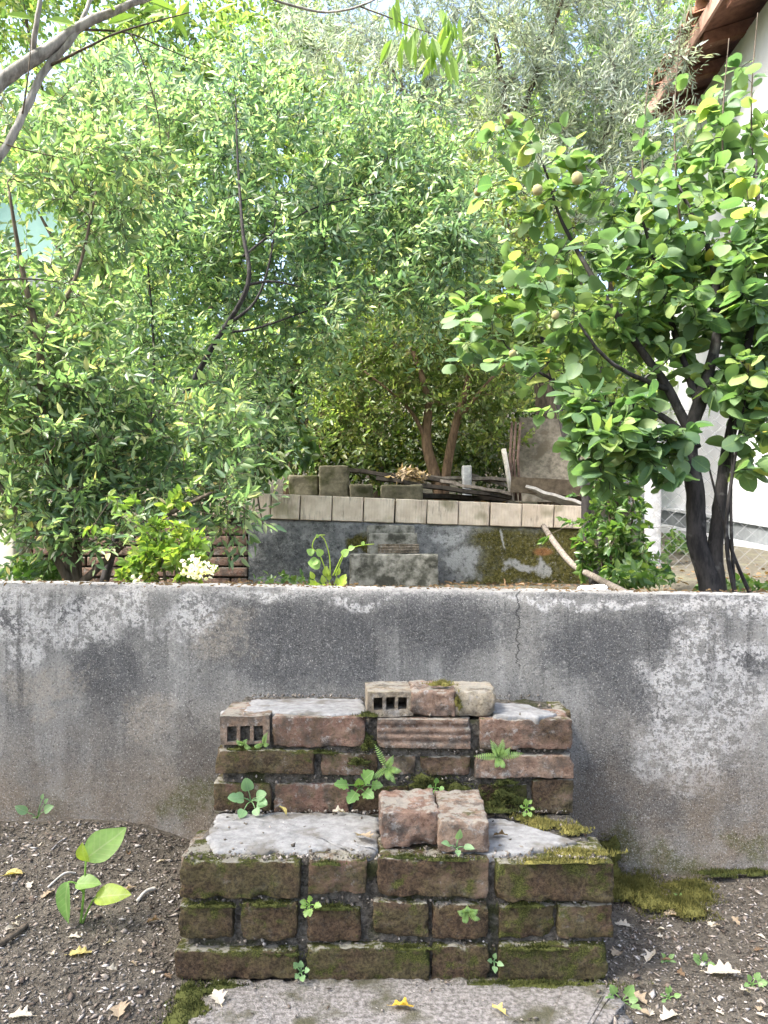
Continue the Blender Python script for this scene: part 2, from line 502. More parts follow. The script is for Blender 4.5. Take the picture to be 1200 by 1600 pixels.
def plain_leaf(name, col, trans=0.4, rough=0.45, spec=0.4, vein=None):
    t = NT(name)
    v = t.noise(t.co(), 35, 4)
    c = t.mix(t.maprange(v, 0.35, 0.7), col, tuple(x * 1.35 for x in col))
    c = t.mix(t.math('MULTIPLY', t.island(), 0.5), c, t.mix(1.0, c, (1.25, 1.15, 0.6), 'MULTIPLY'))
    ax = t.n('ShaderNodeAttribute'); ax.attribute_name = 'leaf_x'; ay = t.n('ShaderNodeAttribute'); ay.attribute_name = 'leaf_y'
    has = t.math('GREATER_THAN', ay.outputs['Fac'], .5)
    lx = ax.outputs['Fac']; ly = t.math('SUBTRACT', ay.outputs['Fac'], 1.0)
    side = t.math('FRACT', t.math('MULTIPLY', t.math('SUBTRACT', ly, t.math('MULTIPLY', lx, .8)), 7.0))
    vn = t.math('MAXIMUM', t.maprange(lx, .024, .008, 0, .65), t.maprange(t.math('ABSOLUTE', t.math('SUBTRACT', side, .5)), .09, .02, 0, .35))
    c = t.mix(t.math('MULTIPLY', vn, has), c, t.mix(0.5, c, (0.42, 0.46, 0.25)))
    c = t.mix(t.maprange(t.noise(t.co(), 160, 4, .7), .60, .70, 0, .55), c, (0.20, 0.17, 0.09))
    p = t.princ(c, rough, None, spec)
    tr = t.n('ShaderNodeBsdfTranslucent')
    t.set(tr.inputs['Color'], t.mix(1.0, c, (1.7, 1.7, 0.8), 'MULTIPLY'))
    mx = t.n('ShaderNodeMixShader'); mx.inputs[0].default_value = trans
    t.t.links.new(p, mx.inputs[1]); t.t.links.new(tr.outputs[0], mx.inputs[2])
    return t.fin(mx.outputs[0])

M = {}
M['brick'] = brick_material()
M['wall'] = concrete_wall_material()
M['render'] = back_wall_material()
M['soil'] = soil_material('dark_soil', (0.062, 0.053, 0.042), (0.170, 0.148, 0.118), (0.195, 0.170, 0.135))
M['terrace_soil'] = soil_material('litter_soil', (0.060, 0.054, 0.042), (0.13, 0.118, 0.09), (0.15, 0.15, 0.095))
M['mortar'] = simple_noise('old_mortar', (0.024, 0.021, 0.016), (0.125, 0.112, 0.095), 70, 0.95, 1.0, 0.01, (0.028, 0.030, 0.010), 14)
M['skim'] = simple_noise('cement_skim', (0.150, 0.148, 0.144), (0.245, 0.242, 0.236), 55, 0.93, 0.7, 0.004, (0.115, 0.105, 0.09), 13)
M['path'] = simple_noise('worn_concrete', (0.085, 0.077, 0.068), (0.27, 0.25, 0.235), 120, 0.92, 0.9, 0.006, (0.070, 0.066, 0.040), 10)
M['chips'] = chips_material('gravel_chips', [(0, (0.045, 0.038, 0.030)), (0.4, (0.118, 0.100, 0.080)), (0.75, (0.20, 0.174, 0.145)), (0.92, (0.30, 0.265, 0.235)), (1, (0.50, 0.46, 0.42))])
M['shreds'] = chips_material('dry_shreds', [(0, (0.06, 0.045, 0.035)), (0.35, (0.16, 0.125, 0.10)), (0.7, (0.30, 0.26, 0.225)), (1, (0.52, 0.48, 0.44))])
M['moss_bright'] = moss_material('bright_moss', (0.075, 0.075, 0.018), (0.15, 0.135, 0.038), (0.20, 0.175, 0.055))
M['moss_mid'] = moss_material('olive_moss', (0.040, 0.043, 0.010), (0.090, 0.085, 0.022), (0.125, 0.115, 0.034))
M['moss_dark'] = moss_material('dark_moss', (0.022, 0.029, 0.008), (0.050, 0.058, 0.015), (0.085, 0.088, 0.024))
M['dry'] = plain_leaf('dry_leaf', (0.26, 0.205, 0.155), 0.2, 0.8, 0.15)
M['dry_white'] = plain_leaf('pale_dry_leaf', (0.38, 0.34, 0.30), 0.2, 0.8, 0.15)
M['dry_brown'] = plain_leaf('brown_dry_leaf', (0.125, 0.085, 0.058), 0.2, 0.8, 0.15)
M['dry_yellow'] = plain_leaf('yellow_leaf', (0.42, 0.28, 0.045), 0.3, 0.6, 0.3)
M['dry_straw'] = plain_leaf('straw_leaf', (0.36, 0.30, 0.12), 0.3, 0.6, 0.3)
M['bark_grey'] = bark_material('grey_bark', (0.13, 0.12, 0.11), (0.34, 0.32, 0.30))
M['bark_stick'] = bark_material('stick_bark', (0.07, 0.058, 0.047), (0.19, 0.165, 0.14))
M['bark_dark'] = bark_material('dark_bark', (0.012, 0.011, 0.011), (0.040, 0.036, 0.034), (0.065, 0.062, 0.058))
M['bark_brown'] = bark_material('brown_bark', (0.07, 0.045, 0.028), (0.17, 0.115, 0.072))
M['bark_mid'] = bark_material('mid_bark', (0.045, 0.036, 0.026), (0.12, 0.095, 0.07))
M['wood_grey'] = simple_noise('old_board', (0.10, 0.085, 0.07), (0.24, 0.21, 0.18), 30, 0.9, 0.4, 0.003)
M['wood_dark'] = simple_noise('rotten_board', (0.02, 0.018, 0.015), (0.06, 0.05, 0.04), 30, 0.9, 0.4, 0.003)
M['wood_pale'] = simple_noise('bleached_board', (0.36, 0.33, 0.29), (0.55, 0.52, 0.47), 30, 0.9, 0.4, 0.003)
M['wood_brown'] = simple_noise('brown_board', (0.085, 0.065, 0.045), (0.16, 0.125, 0.085), 30, 0.9, 0.4, 0.003)
M['wood_red'] = simple_noise('reddish_pole', (0.07, 0.045, 0.035), (0.15, 0.10, 0.08), 30, 0.9, 0.4, 0.003)
M['sheet'] = simple_noise('fibre_sheet', (0.10, 0.088, 0.066), (0.215, 0.19, 0.15), 30, 0.9, 0.5, 0.004, (0.10, 0.085, 0.06), 9)
M['block'] = simple_noise('concrete_block', (0.055, 0.05, 0.032), (0.125, 0.115, 0.078), 18, 0.95, 0.6, 0.006, (0.04, 0.042, 0.016), 7)
M['kerbstone'] = simple_noise('stained_concrete', (0.07, 0.07, 0.055), (0.30, 0.29, 0.255), 22, 0.95, 0.6, 0.006, (0.05, 0.05, 0.04), 16)
M['plaster'] = simple_noise('white_plaster', (0.50, 0.51, 0.53), (0.57, 0.575, 0.585), 4, 0.9, 0.15, 0.003)
M['plinth'] = simple_noise('grey_plinth', (0.115, 0.125, 0.13), (0.16, 0.17, 0.175), 12, 0.85, 0.2, 0.003)
M['ledge'] = simple_noise('pale_ledge', (0.34, 0.355, 0.365), (0.43, 0.44, 0.45), 12, 0.85, 0.2, 0.003)
M['eave'] = simple_noise('eave_board', (0.10, 0.045, 0.028), (0.19, 0.09, 0.055), 18, 0.7, 0.3, 0.003)
M['eave_light'] = simple_noise('fascia_board', (0.30, 0.17, 0.13), (0.42, 0.27, 0.21), 10, 0.75, 0.3, 0.003)
M['tile'] = simple_noise('clay_tile', (0.28, 0.13, 0.08), (0.42, 0.22, 0.14), 14, 0.85, 0.4, 0.004, (0.20, 0.15, 0.12), 9)
M['post'] = simple_noise('post_concrete', (0.26, 0.265, 0.27), (0.42, 0.425, 0.43), 40, 0.9, 0.5, 0.004, (0.28, 0.28, 0.27), 18)
M['wire'] = simple_noise('galvanised_wire', (0.09, 0.095, 0.10), (0.16, 0.165, 0.17), 40, 0.5, 0.1, 0.001)
M['mint'] = simple_noise('mint_paint', (0.22, 0.36, 0.335), (0.26, 0.41, 0.38), 3, 0.9, 0.1, 0.002)
M['beige'] = simple_noise('beige_render', (0.42, 0.40, 0.33), (0.52, 0.50, 0.42), 12, 0.9, 0.3, 0.003, (0.20, 0.21, 0.12), 7)
M['stone'] = simple_noise('pale_stone', (0.45, 0.45, 0.46), (0.62, 0.62, 0.62), 30, 0.9, 0.4, 0.003)
M['fruit'] = simple_noise('downy_fruit', (0.22, 0.20, 0.09), (0.30, 0.27, 0.14), 30, 0.85, 0.3, 0.002)
M['petal'] = plain_leaf('white_petal', (0.72, 0.70, 0.64), 0.3)

G = lambda *c: c
M['lf_pom'] = leaf_material('glossy_green_leaf', [(0, G(0.071, 0.129, 0.073)), (0.35, G(0.125, 0.204, 0.120)), (0.7, G(0.192, 0.276, 0.161)), (0.9, G(0.280, 0.341, 0.204)), (0.97, G(0.397, 0.407, 0.321)), (1, G(0.530, 0.434, 0.219))], 0.50, 0.38, 0.5)
M['lf_pom2'] = leaf_material('fresh_green_leaf', [(0, G(0.078, 0.142, 0.093)), (0.4, G(0.139, 0.227, 0.152)), (0.75, G(0.215, 0.303, 0.201)), (0.93, G(0.314, 0.369, 0.262)), (1, G(0.470, 0.471, 0.377))], 0.52, 0.38, 0.5)
M['lf_small'] = leaf_material('small_dark_leaf', [(0, G(0.063, 0.109, 0.034)), (0.6, G(0.121, 0.178, 0.058)), (1, G(0.253, 0.287, 0.108))], 0.42, 0.45, 0.4)
M['lf_olive'] = leaf_material('silver_olive_leaf', [(0, G(0.168, 0.213, 0.179)), (0.5, G(0.258, 0.302, 0.263)), (0.85, G(0.358, 0.403, 0.364)), (1, G(0.403, 0.426, 0.314))], 0.35, 0.5, 0.45, (1.0, 1.05, 0.8))
M['lf_yellow'] = leaf_material('sunny_leaf', [(0, G(0.090, 0.162, 0.056)), (0.5, G(0.149, 0.230, 0.081)), (0.8, G(0.225, 0.294, 0.112)), (1, G(0.360, 0.363, 0.150))], 0.5, 0.45, 0.4)
M['lf_back'] = leaf_material('back_leaf', [(0, G(0.08, 0.145, 0.06)), (0.5, G(0.13, 0.215, 0.09)), (1, G(0.24, 0.30, 0.13))], 0.48, 0.45, 0.4)
M['lf_quince'] = leaf_material('round_quince_leaf', [(0, G(0.063, 0.120, 0.062)), (0.45, G(0.106, 0.177, 0.091)), (0.85, G(0.155, 0.230, 0.108)), (0.985, G(0.222, 0.283, 0.097)), (1, G(0.413, 0.354, 0.091))], 0.45, 0.52, 0.35)
M['lf_vine'] = leaf_material('vine_leaf', [(0, G(0.036, 0.086, 0.025)), (0.6, G(0.072, 0.140, 0.040)), (1, G(0.135, 0.195, 0.060))], 0.42, 0.38, 0.5)
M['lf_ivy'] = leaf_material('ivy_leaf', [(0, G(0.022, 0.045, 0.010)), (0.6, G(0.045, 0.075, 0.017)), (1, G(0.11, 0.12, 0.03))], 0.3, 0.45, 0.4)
M['lf_fig'] = leaf_material('long_hanging_leaf', [(0, G(0.10, 0.17, 0.045)), (0.6, G(0.15, 0.24, 0.06)), (1, G(0.26, 0.30, 0.07))], 0.45, 0.45, 0.4)
M['herb'] = plain_leaf('herb_leaf', (0.10, 0.20, 0.062), 0.4)
M['herb_dull'] = plain_leaf('dull_herb_leaf', (0.13, 0.23, 0.085), 0.35)
M['herb_blue'] = plain_leaf('bluish_herb_leaf', (0.14, 0.245, 0.135), 0.35)
M['herb_lime'] = plain_leaf('lime_herb_leaf', (0.22, 0.30, 0.05), 0.45)
M['herb_pale'] = plain_leaf('pale_green_leaf', (0.17, 0.28, 0.085), 0.45)
M['fern'] = plain_leaf('fern_leaf', (0.15, 0.24, 0.085), 0.4)

# ------------------------------------------------------------------ the ground
def sstep(a, b, x):
    t = np.clip((x - a) / (b - a), 0, 1); return t * t * (3 - 2 * t)

def wall_y(X):            # front face of the concrete wall
    return 2.0 - 0.055 * X

def wall_top(X):
    return 0.718 - 0.014 * X

_rw = [(RNG.uniform(-1, 1), RNG.uniform(-1, 1), RNG.uniform(0, 6.28)) for _ in range(24)]
def bumps(X, Y, f0, amp):
    s = np.zeros_like(X, dtype=float)
    for i, (a, b, p) in enumerate(_rw):
        k = f0 * (1 + i * 0.35)
        s = s + np.sin((a * X + b * Y) * k + p) * amp / (1 + i * 0.35)
    return s

def ground_z(X, Y):
    X = np.asarray(X, float); Y = np.asarray(Y, float)
    z = 0.085 * sstep(-0.30, -0.75, X) * sstep(1.42, 2.05, Y)
    z = z + 0.02 * sstep(-0.3, -0.5, X) * sstep(1.3, 1.5, Y)
    near = np.exp(-((np.maximum(np.abs(X) - 2, 0)) ** 2))
    return z + bumps(X, Y, 11.0, 0.0030) * near - 0.002

def lattice(xs, ys, zf, name, mat, kind='structure'):
    XX, YY = np.meshgrid(xs, ys)
    Z = zf(XX, YY)
    V = np.stack([XX, YY, Z], -1).reshape(-1, 3)
    nx, ny = len(xs), len(ys)
    i = np.arange((ny - 1) * (nx - 1)); r = i // (nx - 1); c = i % (nx - 1)
    a = r * nx + c
    fc = np.stack([a, a + 1, a + nx + 1, a + nx], -1)
    o = obj(name, V, fc, mat, None, True)
    o['kind'] = kind
    return o

def dense(a, b, lo, hi, n, far=10):
    return np.unique(np.concatenate([np.linspace(a, lo, far), np.linspace(lo, hi, n), np.linspace(hi, b, far)]))

lattice(dense(-60, 60, -1.4, 1.4, 220), np.unique(np.concatenate([np.linspace(-60, 0.9, 14), np.linspace(0.9, 2.16, 130)])), ground_z, 'ground', M['soil'])

def terrace_z(X, Y):
    z = 0.630 - 0.004 * (Y - 2)
    ramp = 0.66 + 0.085 * np.maximum(Y - 3.6, 0)
    up = sstep(4.70, 4.80, Y)
    left = sstep(1.42, 1.28, X)
    z = z * (1 - up * left) + 1.10 * up * left
    z = np.where(X > 1.30, np.maximum(z * left, 0) + ramp * (1 - left) * 1.0 + 0 * z, z)
    hill = np.maximum(Y - 7.6, 0)
    z = z + 0.30 * hill * sstep(0, 2.5, hill) * (0.9 + 0.1 * np.sin(X * 0.4))
    return z + bumps(X, Y, 5.0, 0.004)
lattice(dense(-60, 60, -3.5, 3.5, 150), np.unique(np.concatenate([np.linspace(2.1, 5.0, 90), np.linspace(5.0, 12, 50), np.linspace(12, 60, 24)])), terrace_z, 'hillside_terrain', M['terrace_soil'])

# worn concrete path in front of the steps
def slab(name, poly, z0, z1, mat, parent=None, seed=1, amp=0.004, kind=None):
    """irregular flat slab with a chipped rim; poly = list of (x, y)"""
    rnd = random.Random(seed)
    ring = []
    n = len(poly)
    for i in range(n):
        a = Vector(poly[i]); b = Vector(poly[(i + 1) % n])
        k = max(2, int((b - a).length / 0.005))
        for j in range(k):
            p = a.lerp(b, j / k)
            w = mnoise.noise(Vector((p.x * 45, p.y * 45, seed))) * amp * 1.5 + mnoise.noise(Vector((p.x * 140, p.y * 140, seed))) * amp * .7 + rnd.uniform(-1, 1) * amp * 0.3
            nn = Vector((-(b - a).y, (b - a).x)).normalized()
            ring.append(p + nn * w)
    c = sum((Vector(p) for p in ring), Vector((0, 0))) / len(ring)
    m = len(ring)
    levels = [(1.0, z0), (1.0, z1 - 0.0045), (0.975, z1 - 0.0012), (0.93, z1), (0.8, z1), (0.6, z1 + 0.0012), (0.4, z1 + 0.001), (0.2, z1 + 0.001)]
    V = []
    for f, z in levels:
        for p in ring:
            q = c + (p - c) * f
            V.append((q.x, q.y, z + (mnoise.noise(Vector((q.x * 30, q.y * 30, seed + 3))) * 0.0025 + mnoise.noise(Vector((q.x * 110, q.y * 110, seed))) * 0.0007 if z > z0 else 0)))
    V.append((c.x, c.y, z1 + 0.001))
    fc = []
    for l in range(len(levels) - 1):
        for j in range(m):
            fc.append((l*m + j, l*m + (j+1) % m, (l+1)*m + (j+1) % m, (l+1)*m + j))
    for j in range(m):
        fc.append(((len(levels)-1)*m + j, (len(levels)-1)*m + (j+1) % m, len(V) - 1))
    o = obj(name, V, fc, mat, parent, True)
    if kind: o['kind'] = kind
    return o

slab('path', [(-0.33, 0.2), (0.425, 0.2), (0.43, 0.9), (0.425, 1.30), (0.43, 1.452), (0.1, 1.462), (-0.30, 1.455), (-0.335, 1.37), (-0.35, 0.9)], -0.03, 0.010, M['path'], None, 3, 0.010, 'structure')

# ------------------------------------------------------------------ the concrete retaining wall
def build_wall():
    xs = np.unique(np.concatenate([np.linspace(-9, -1.3, 12), np.linspace(-1.3, 1.3, 150), np.linspace(1.3, 9, 12)]))
    zs = np.linspace(0, 1, 34)
    th = 0.17
    prof = []       # (front offset y, z fraction) loop: up the front, over the top, down the back
    for f in zs: prof.append((0.0, f))
    for g in (0.06, 0.2, 0.4, 0.6, 0.8, 0.94): prof.append((g * th, 1.0))
    for f in zs[::-1][::6]: prof.append((th, f))
    V = []
    for x in xs:
        zt = wall_top(x); zb = -0.15
        for (oy, f) in prof:
            z = zb + (zt - zb) * f
            edge = (1 - f) * 40
            ro = 0.010 * max(0, 1 - (1 - f) * 45) if oy == 0 else 0
            p = Vector((x, wall_y(x) + oy + ro, z))
            nz = mnoise.noise(p * 5) * 0.006 + mnoise.noise(p * 24) * 0.0022 + mnoise.noise(p * 60) * 0.0012
            if oy == 0:
                p.y -= nz
                if z < 0.10: p.y -= 0.014 * (1 - max(z, 0) / 0.10) * (0.6 + mnoise.noise(Vector((x * 8, 0, 3))) )
                if f > 0.985: p.z += mnoise.noise(Vector((x * 30, 2, 7))) * 0.006 + mnoise.noise(Vector((x * 90, 1, 7))) * 0.003 - 0.004 - 0.012 * max(0, mnoise.noise(Vector((x * 11, 5, 2))) - .25)
            elif f == 1.0:
                p.z += mnoise.noise(p * 30) * 0.004
            V.append(p)
    k = len(prof); n = len(xs)
    fc = []
    for i in range(n - 1):
        for j in range(k - 1):
            fc.append((i*k + j, (i+1)*k + j, (i+1)*k + j + 1, i*k + j + 1))
    o = obj('concrete_wall', V, fc, M['wall'], None, True)
    tag(o, 'long low grey concrete retaining wall with white lichen blotches behind the brick steps', 'wall', None, 'thing')
build_wall()

# ------------------------------------------------------------------ the brick steps
D1, D2 = 1.46, 1.73            # front faces of lower and upper step
Z1 = EYE - (1346 - HOR) / F * D1
Z2 = EYE - (1123 - HOR) / F * D2
steps = empty('brick_steps', (0.0, D1, 0.0), 'two mossy old brick steps with cement skim against the grey wall', 'steps')

def brick_mesh(w, d, h, seed, r=0.006, amp=0.003, ribs=0):
    cells = (max(4, int(w / 0.006)), max(4, int(d / 0.012)), max(4, int(h / (0.004 if ribs else 0.006))))
    V, fc = rounded_box((w, d, h), r * .34, cells)
    V0 = V.copy()
    V = roughen(V, seed, amp * .62, 11.0, amp * 0.50, 60.0)
    V = roughen(V, seed + .5, amp * .36, 130.0)
    # arrises knocked off unevenly, and chipped corners
    hs = np.array([w / 2, d / 2, h / 2])
    near = np.sort(hs - np.abs(V0), axis=1)[:, 1]            # distance to the nearest edge line
    wear = np.array([max(0, mnoise.noise(Vector(v) * 34 + Vector((seed, 0, seed * 2)))) for v in V0])
    k = np.clip(1 - near / .010, 0, 1) * wear * (0 if ribs else 1)
    V = V - norm(V0) * (k * amp * 2.6)[:, None]
    rnd = random.Random(seed)
    for _ in range(4):
        c = np.array([rnd.choice((-1, 1)) * w / 2, -d / 2, rnd.choice((-1, 1)) * h / 2])
        if rnd.random() < .4: c[0] = rnd.uniform(-.4, .4) * w
        rad = rnd.uniform(0.008, 0.024)
        dist = np.linalg.norm(V - c, axis=1)
        k = np.clip(1 - dist / rad, 0, 1)[:, None] ** .7
        V = V + (-c / np.linalg.norm(c)) * k * rad * 0.30
    if ribs:
        z = V[:, 2]
        front = V[:, 1] < -d / 2 + 0.010
        g = (np.cos(z / h * 2 * np.pi * ribs) > 0.35) * (np.abs(z) < h / 2 - 0.006)
        V[:, 1] += np.where(front, g * 0.0045, 0)
    return V, fc

def put_brick(px0, px1, py0, py1, dfront, depth, seed, parent, moss=0.5, tone=0.15, r=0.006, amp=0.003, ribs=0, name='brick', yaw=0.0, roll=0.0):
    a = P(px0, py1, dfront); b = P(px1, py0, dfront)
    w, h = b.x - a.x, b.z - a.z
    V, fc = brick_mesh(w, depth, h, seed, r, amp, ribs)
    o = obj(name, V, fc, M['brick'], None, True, ((a.x + b.x) / 2, dfront + depth / 2, (a.z + b.z) / 2), (0, roll, yaw))
    adopt(o, parent)
    o['moss'] = float(moss); o['tone'] = float(tone)
    return o

rows = [
    # lower step, three courses (photo pixels of each face)
    (280, 468, 1346, 1405, D1, .78, .30), (482, 572, 1344, 1398, D1 + .004, .58, .10), (590, 763, 1343, 1403, D1, .60, .25), (776, 960, 1349, 1410, D1 - .004, .86, .30),
    (278, 363, 1414, 1468, D1 + .003, .80, .25), (375, 463, 1411, 1471, D1, .68, .15), (479, 564, 1420, 1471, D1 + .006, .66, .05), (584, 670, 1410, 1466, D1 + .001, .72, .35), (676, 763, 1413, 1467, D1 + .003, .66, .10), (779, 866, 1415, 1467, D1 + .008, .88, .20), (872, 958, 1415, 1468, D1, .74, .25),
    (270, 465, 1487, 1531, D1 - .006, .70, .12), (480, 671, 1481, 1537, D1 - .004, .82, .30), (676, 766, 1479, 1536, D1, .74, .20), (780, 951, 1478, 1533, D1, .90, .25),
]
sd = 20
for (a, b, c, d, dd, mo, to) in rows:
    sd += 1
    put_brick(a, b, c, d, dd, 0.115, sd, steps, mo + .14, to, 0.0075, 0.0046, yaw=random.uniform(-.012, .012), roll=random.uniform(-.012, .012))
rows2 = [
    (425, 570, 1121, 1167, D2, .42, .02, 0), (589, 736, 1124, 1170, D2 - .002, .10, .22, 4), (750, 896, 1124, 1171, D2 - .004, .34, .10, 0),
    (337, 491, 1173, 1209, D2 - .004, .62, .22, 0), (501, 590, 1178, 1213, D2 + .004, .55, .15, 0), (597, 650, 1182, 1211, D2 + .006, .40, .30, 0), (657, 736, 1183, 1212, D2 + .004, .42, .12, 0), (743, 896, 1181, 1217, D2 - .006, .18, .18, 0),
    (332, 424, 1225, 1268, D2 + .002, .60, .10, 0), (428, 546, 1225, 1271, D2 + .003, .34, .0, 0), (552, 640, 1228, 1272, D2 + .010, .70, .1, 0), (646, 740, 1226, 1272, D2 + .012, .92, .2, 0), (746, 824, 1226, 1272, D2 + .010, .92, .2, 0), (832, 897, 1219, 1273, D2, .52, .30, 0),
]
for (a, b, c, d, dd, mo, to, rb) in rows2:
    sd += 1
    put_brick(a, b, c, d, dd, 0.115, sd, steps, mo + (.18 if c > 1171 else .03), to, 0.006, 0.0040 if not rb else 0.0015, rb, yaw=random.uniform(-.01, .01), roll=random.uniform(-.01, .01))

def hollow_brick(name, w, d, h, holes, mat, parent, loc, rot=(0, 0, 0), moss=0.2, tone=0.6, seed=1, hole_h=0.5, zoff=0.0):
    """clay brick with a row of square ducts opening in its front face"""
    mb = MB()
    wall_t = 0.10 * w
    hw = (w - wall_t * 2) / holes
    web = hw * 0.26
    z0, z1 = -h/2 + (1 - hole_h) * h * 0.42 + zoff, -h/2 + (1 - hole_h) * h * 0.42 + hole_h * h + zoff
    dep = d * 0.55
    xs = [-w/2]
    for i in range(holes):
        a = -w/2 + wall_t + i * hw + web / 2
        xs += [a, a + hw - web]
    xs += [w/2]
    zs = [-h/2, z0, z1, h/2]
    def vid(): pass
    V = []; fc = []; idx = {}
    def v(p):
        k = tuple(round(c, 6) for c in p)
        if k not in idx: idx[k] = len(V); V.append(p)
        return idx[k]
    yf, yb, ym = -d/2, d/2, -d/2 + dep
    for i in range(len(xs) - 1):
        for j in range(3):
            hole = (j == 1 and i % 2 == 1)
            x0, x1, a, b = xs[i], xs[i+1], zs[j], zs[j+1]
            if not hole:
                fc.append((v((x0, yf, a)), v((x1, yf, a)), v((x1, yf, b)), v((x0, yf, b))))
            else:
                fc.append((v((x0, ym, a)), v((x1, ym, a)), v((x1, ym, b)), v((x0, ym, b))))
                fc.append((v((x0, yf, a)), v((x1, yf, a)), v((x1, ym, a)), v((x0, ym, a))))
                fc.append((v((x0, ym, b)), v((x1, ym, b)), v((x1, yf, b)), v((x0, yf, b))))
                fc.append((v((x0, yf, b)), v((x0, yf, a)), v((x0, ym, a)), v((x0, ym, b))))
                fc.append((v((x1, yf, a)), v((x1, yf, b)), v((x1, ym, b)), v((x1, ym, a))))
            fc.append((v((x1, yb, a)), v((x0, yb, a)), v((x0, yb, b)), v((x1, yb, b))))
        fc.append((v((xs[i], yf, h/2)), v((xs[i+1], yf, h/2)), v((xs[i+1], yb, h/2)), v((xs[i], yb, h/2))))
        fc.append((v((xs[i], yb, -h/2)), v((xs[i+1], yb, -h/2)), v((xs[i+1], yf, -h/2)), v((xs[i], yf, -h/2))))
    for j in range(3):
        fc.append((v((-w/2, yb, zs[j])), v((-w/2, yf, zs[j])), v((-w/2, yf, zs[j+1])), v((-w/2, yb, zs[j+1]))))
        fc.append((v((w/2, yf, zs[j])), v((w/2, yb, zs[j])), v((w/2, yb, zs[j+1])), v((w/2, yf, zs[j+1]))))
    V = roughen(np.array(V), seed, 0.0022, 30.0)
    o = obj(name, V, fc, mat, None, False, loc, rot)
    adopt(o, parent)
    o['moss'] = float(moss); o['tone'] = float(tone)
    return o

a, b = P(343, 1163, D2), P(420, 1119, D2)
o = hollow_brick('brick', b.x - a.x, 0.17, b.z - a.z, 3, M['brick'], steps, ((a.x + b.x)/2, D2 + 0.085, (a.z + b.z)/2), (0, 0, 0.02), 0.30, 0.35, 3, 0.56, -0.006)
o['label'] = 'hollow clay brick with three dark square holes at the left end'

def core_box(name, lo, hi, mat, parent, seed, step=0.014, amp=0.006):
    size = [h - l for l, h in zip(lo, hi)]
    cells = tuple(max(3, int(s / step)) for s in size)
    V, fc = rounded_box(size, 0.008, cells)
    V = roughen(V, seed, amp, 30.0, amp * 0.6, 80.0)
    return obj(name, V, fc, mat, parent, True, loc=[(l + h) / 2 for l, h in zip(lo, hi)])

core_box('mortar', (P(290, 0, D1).x, D1 + 0.019, -0.04), (P(947, 0, D1).x, D2 + 0.03, Z1 - 0.006), M['mortar'], steps, 5)
core_box('mortar', (P(346, 0, D2).x, D2 + 0.015, -0.02), (P(886, 0, D2).x, 2.035, Z2 - 0.006), M['mortar'], steps, 6)

def px_poly(pts, z): return [(Q(x, y, z).x, Q(x, y, z).y) for x, y in pts]
slab('cement_skim', px_poly([(338, 1271), (450, 1268), (560, 1268), (594, 1276), (590, 1330), (566, 1333), (545, 1327), (500, 1326), (470, 1332), (430, 1328), (395, 1331), (332, 1328), (322, 1308)], Z1 + .006), Z1 - .012, Z1 + .006, M['skim'], steps, 11, 0.0055)
slab('cement_skim', px_poly([(700, 1272), (800, 1281), (850, 1296), (903, 1314), (852, 1326), (800, 1334), (768, 1334), (690, 1330)], Z1 + .006), Z1 - .012, Z1 + .006, M['skim'], steps, 12, 0.0055)
slab('cement_skim', px_poly([(392, 1093), (480, 1091), (566, 1092), (574, 1113), (520, 1117), (450, 1114), (383, 1110)], Z2 + .006), Z2 - .012, Z2 + .007, M['skim'], steps, 13, 0.0055)
slab('cement_skim', px_poly([(768, 1097), (822, 1100), (872, 1114), (842, 1119), (770, 1118)], Z2 + .006), Z2 - .012, Z2 + .006, M['skim'], steps, 14, 0.004)
slab('cement_skim', px_poly([(345, 1110), (400, 1097), (418, 1104), (420, 1117), (350, 1120)], Z2 + .003), Z2 - .012, Z2 + .003, M['skim'], steps, 15, 0.004)
# bricks whose tops show along the right and left rims of the treads
put_brick(845, 955, 1339, 1400, D1 + .115, 0.115, 71, steps, 0.92, .35, 0.008, 0.004)
put_brick(835, 918, 1300, 1350, D1 + .20, 0.07, 72, steps, 0.95, .35, 0.008, 0.004)
put_brick(283, 330, 1338, 1400, D1 + .116, 0.15, 73, steps, 0.55, .40, 0.008, 0.004)
put_brick(868, 893, 1112, 1160, D2 + .113, 0.13, 74, steps, 0.70, .35, 0.006, 0.003)
put_brick(352, 392, 1109, 1150, D2 + .172, 0.09, 75, steps, 0.60, .35, 0.006, 0.003)

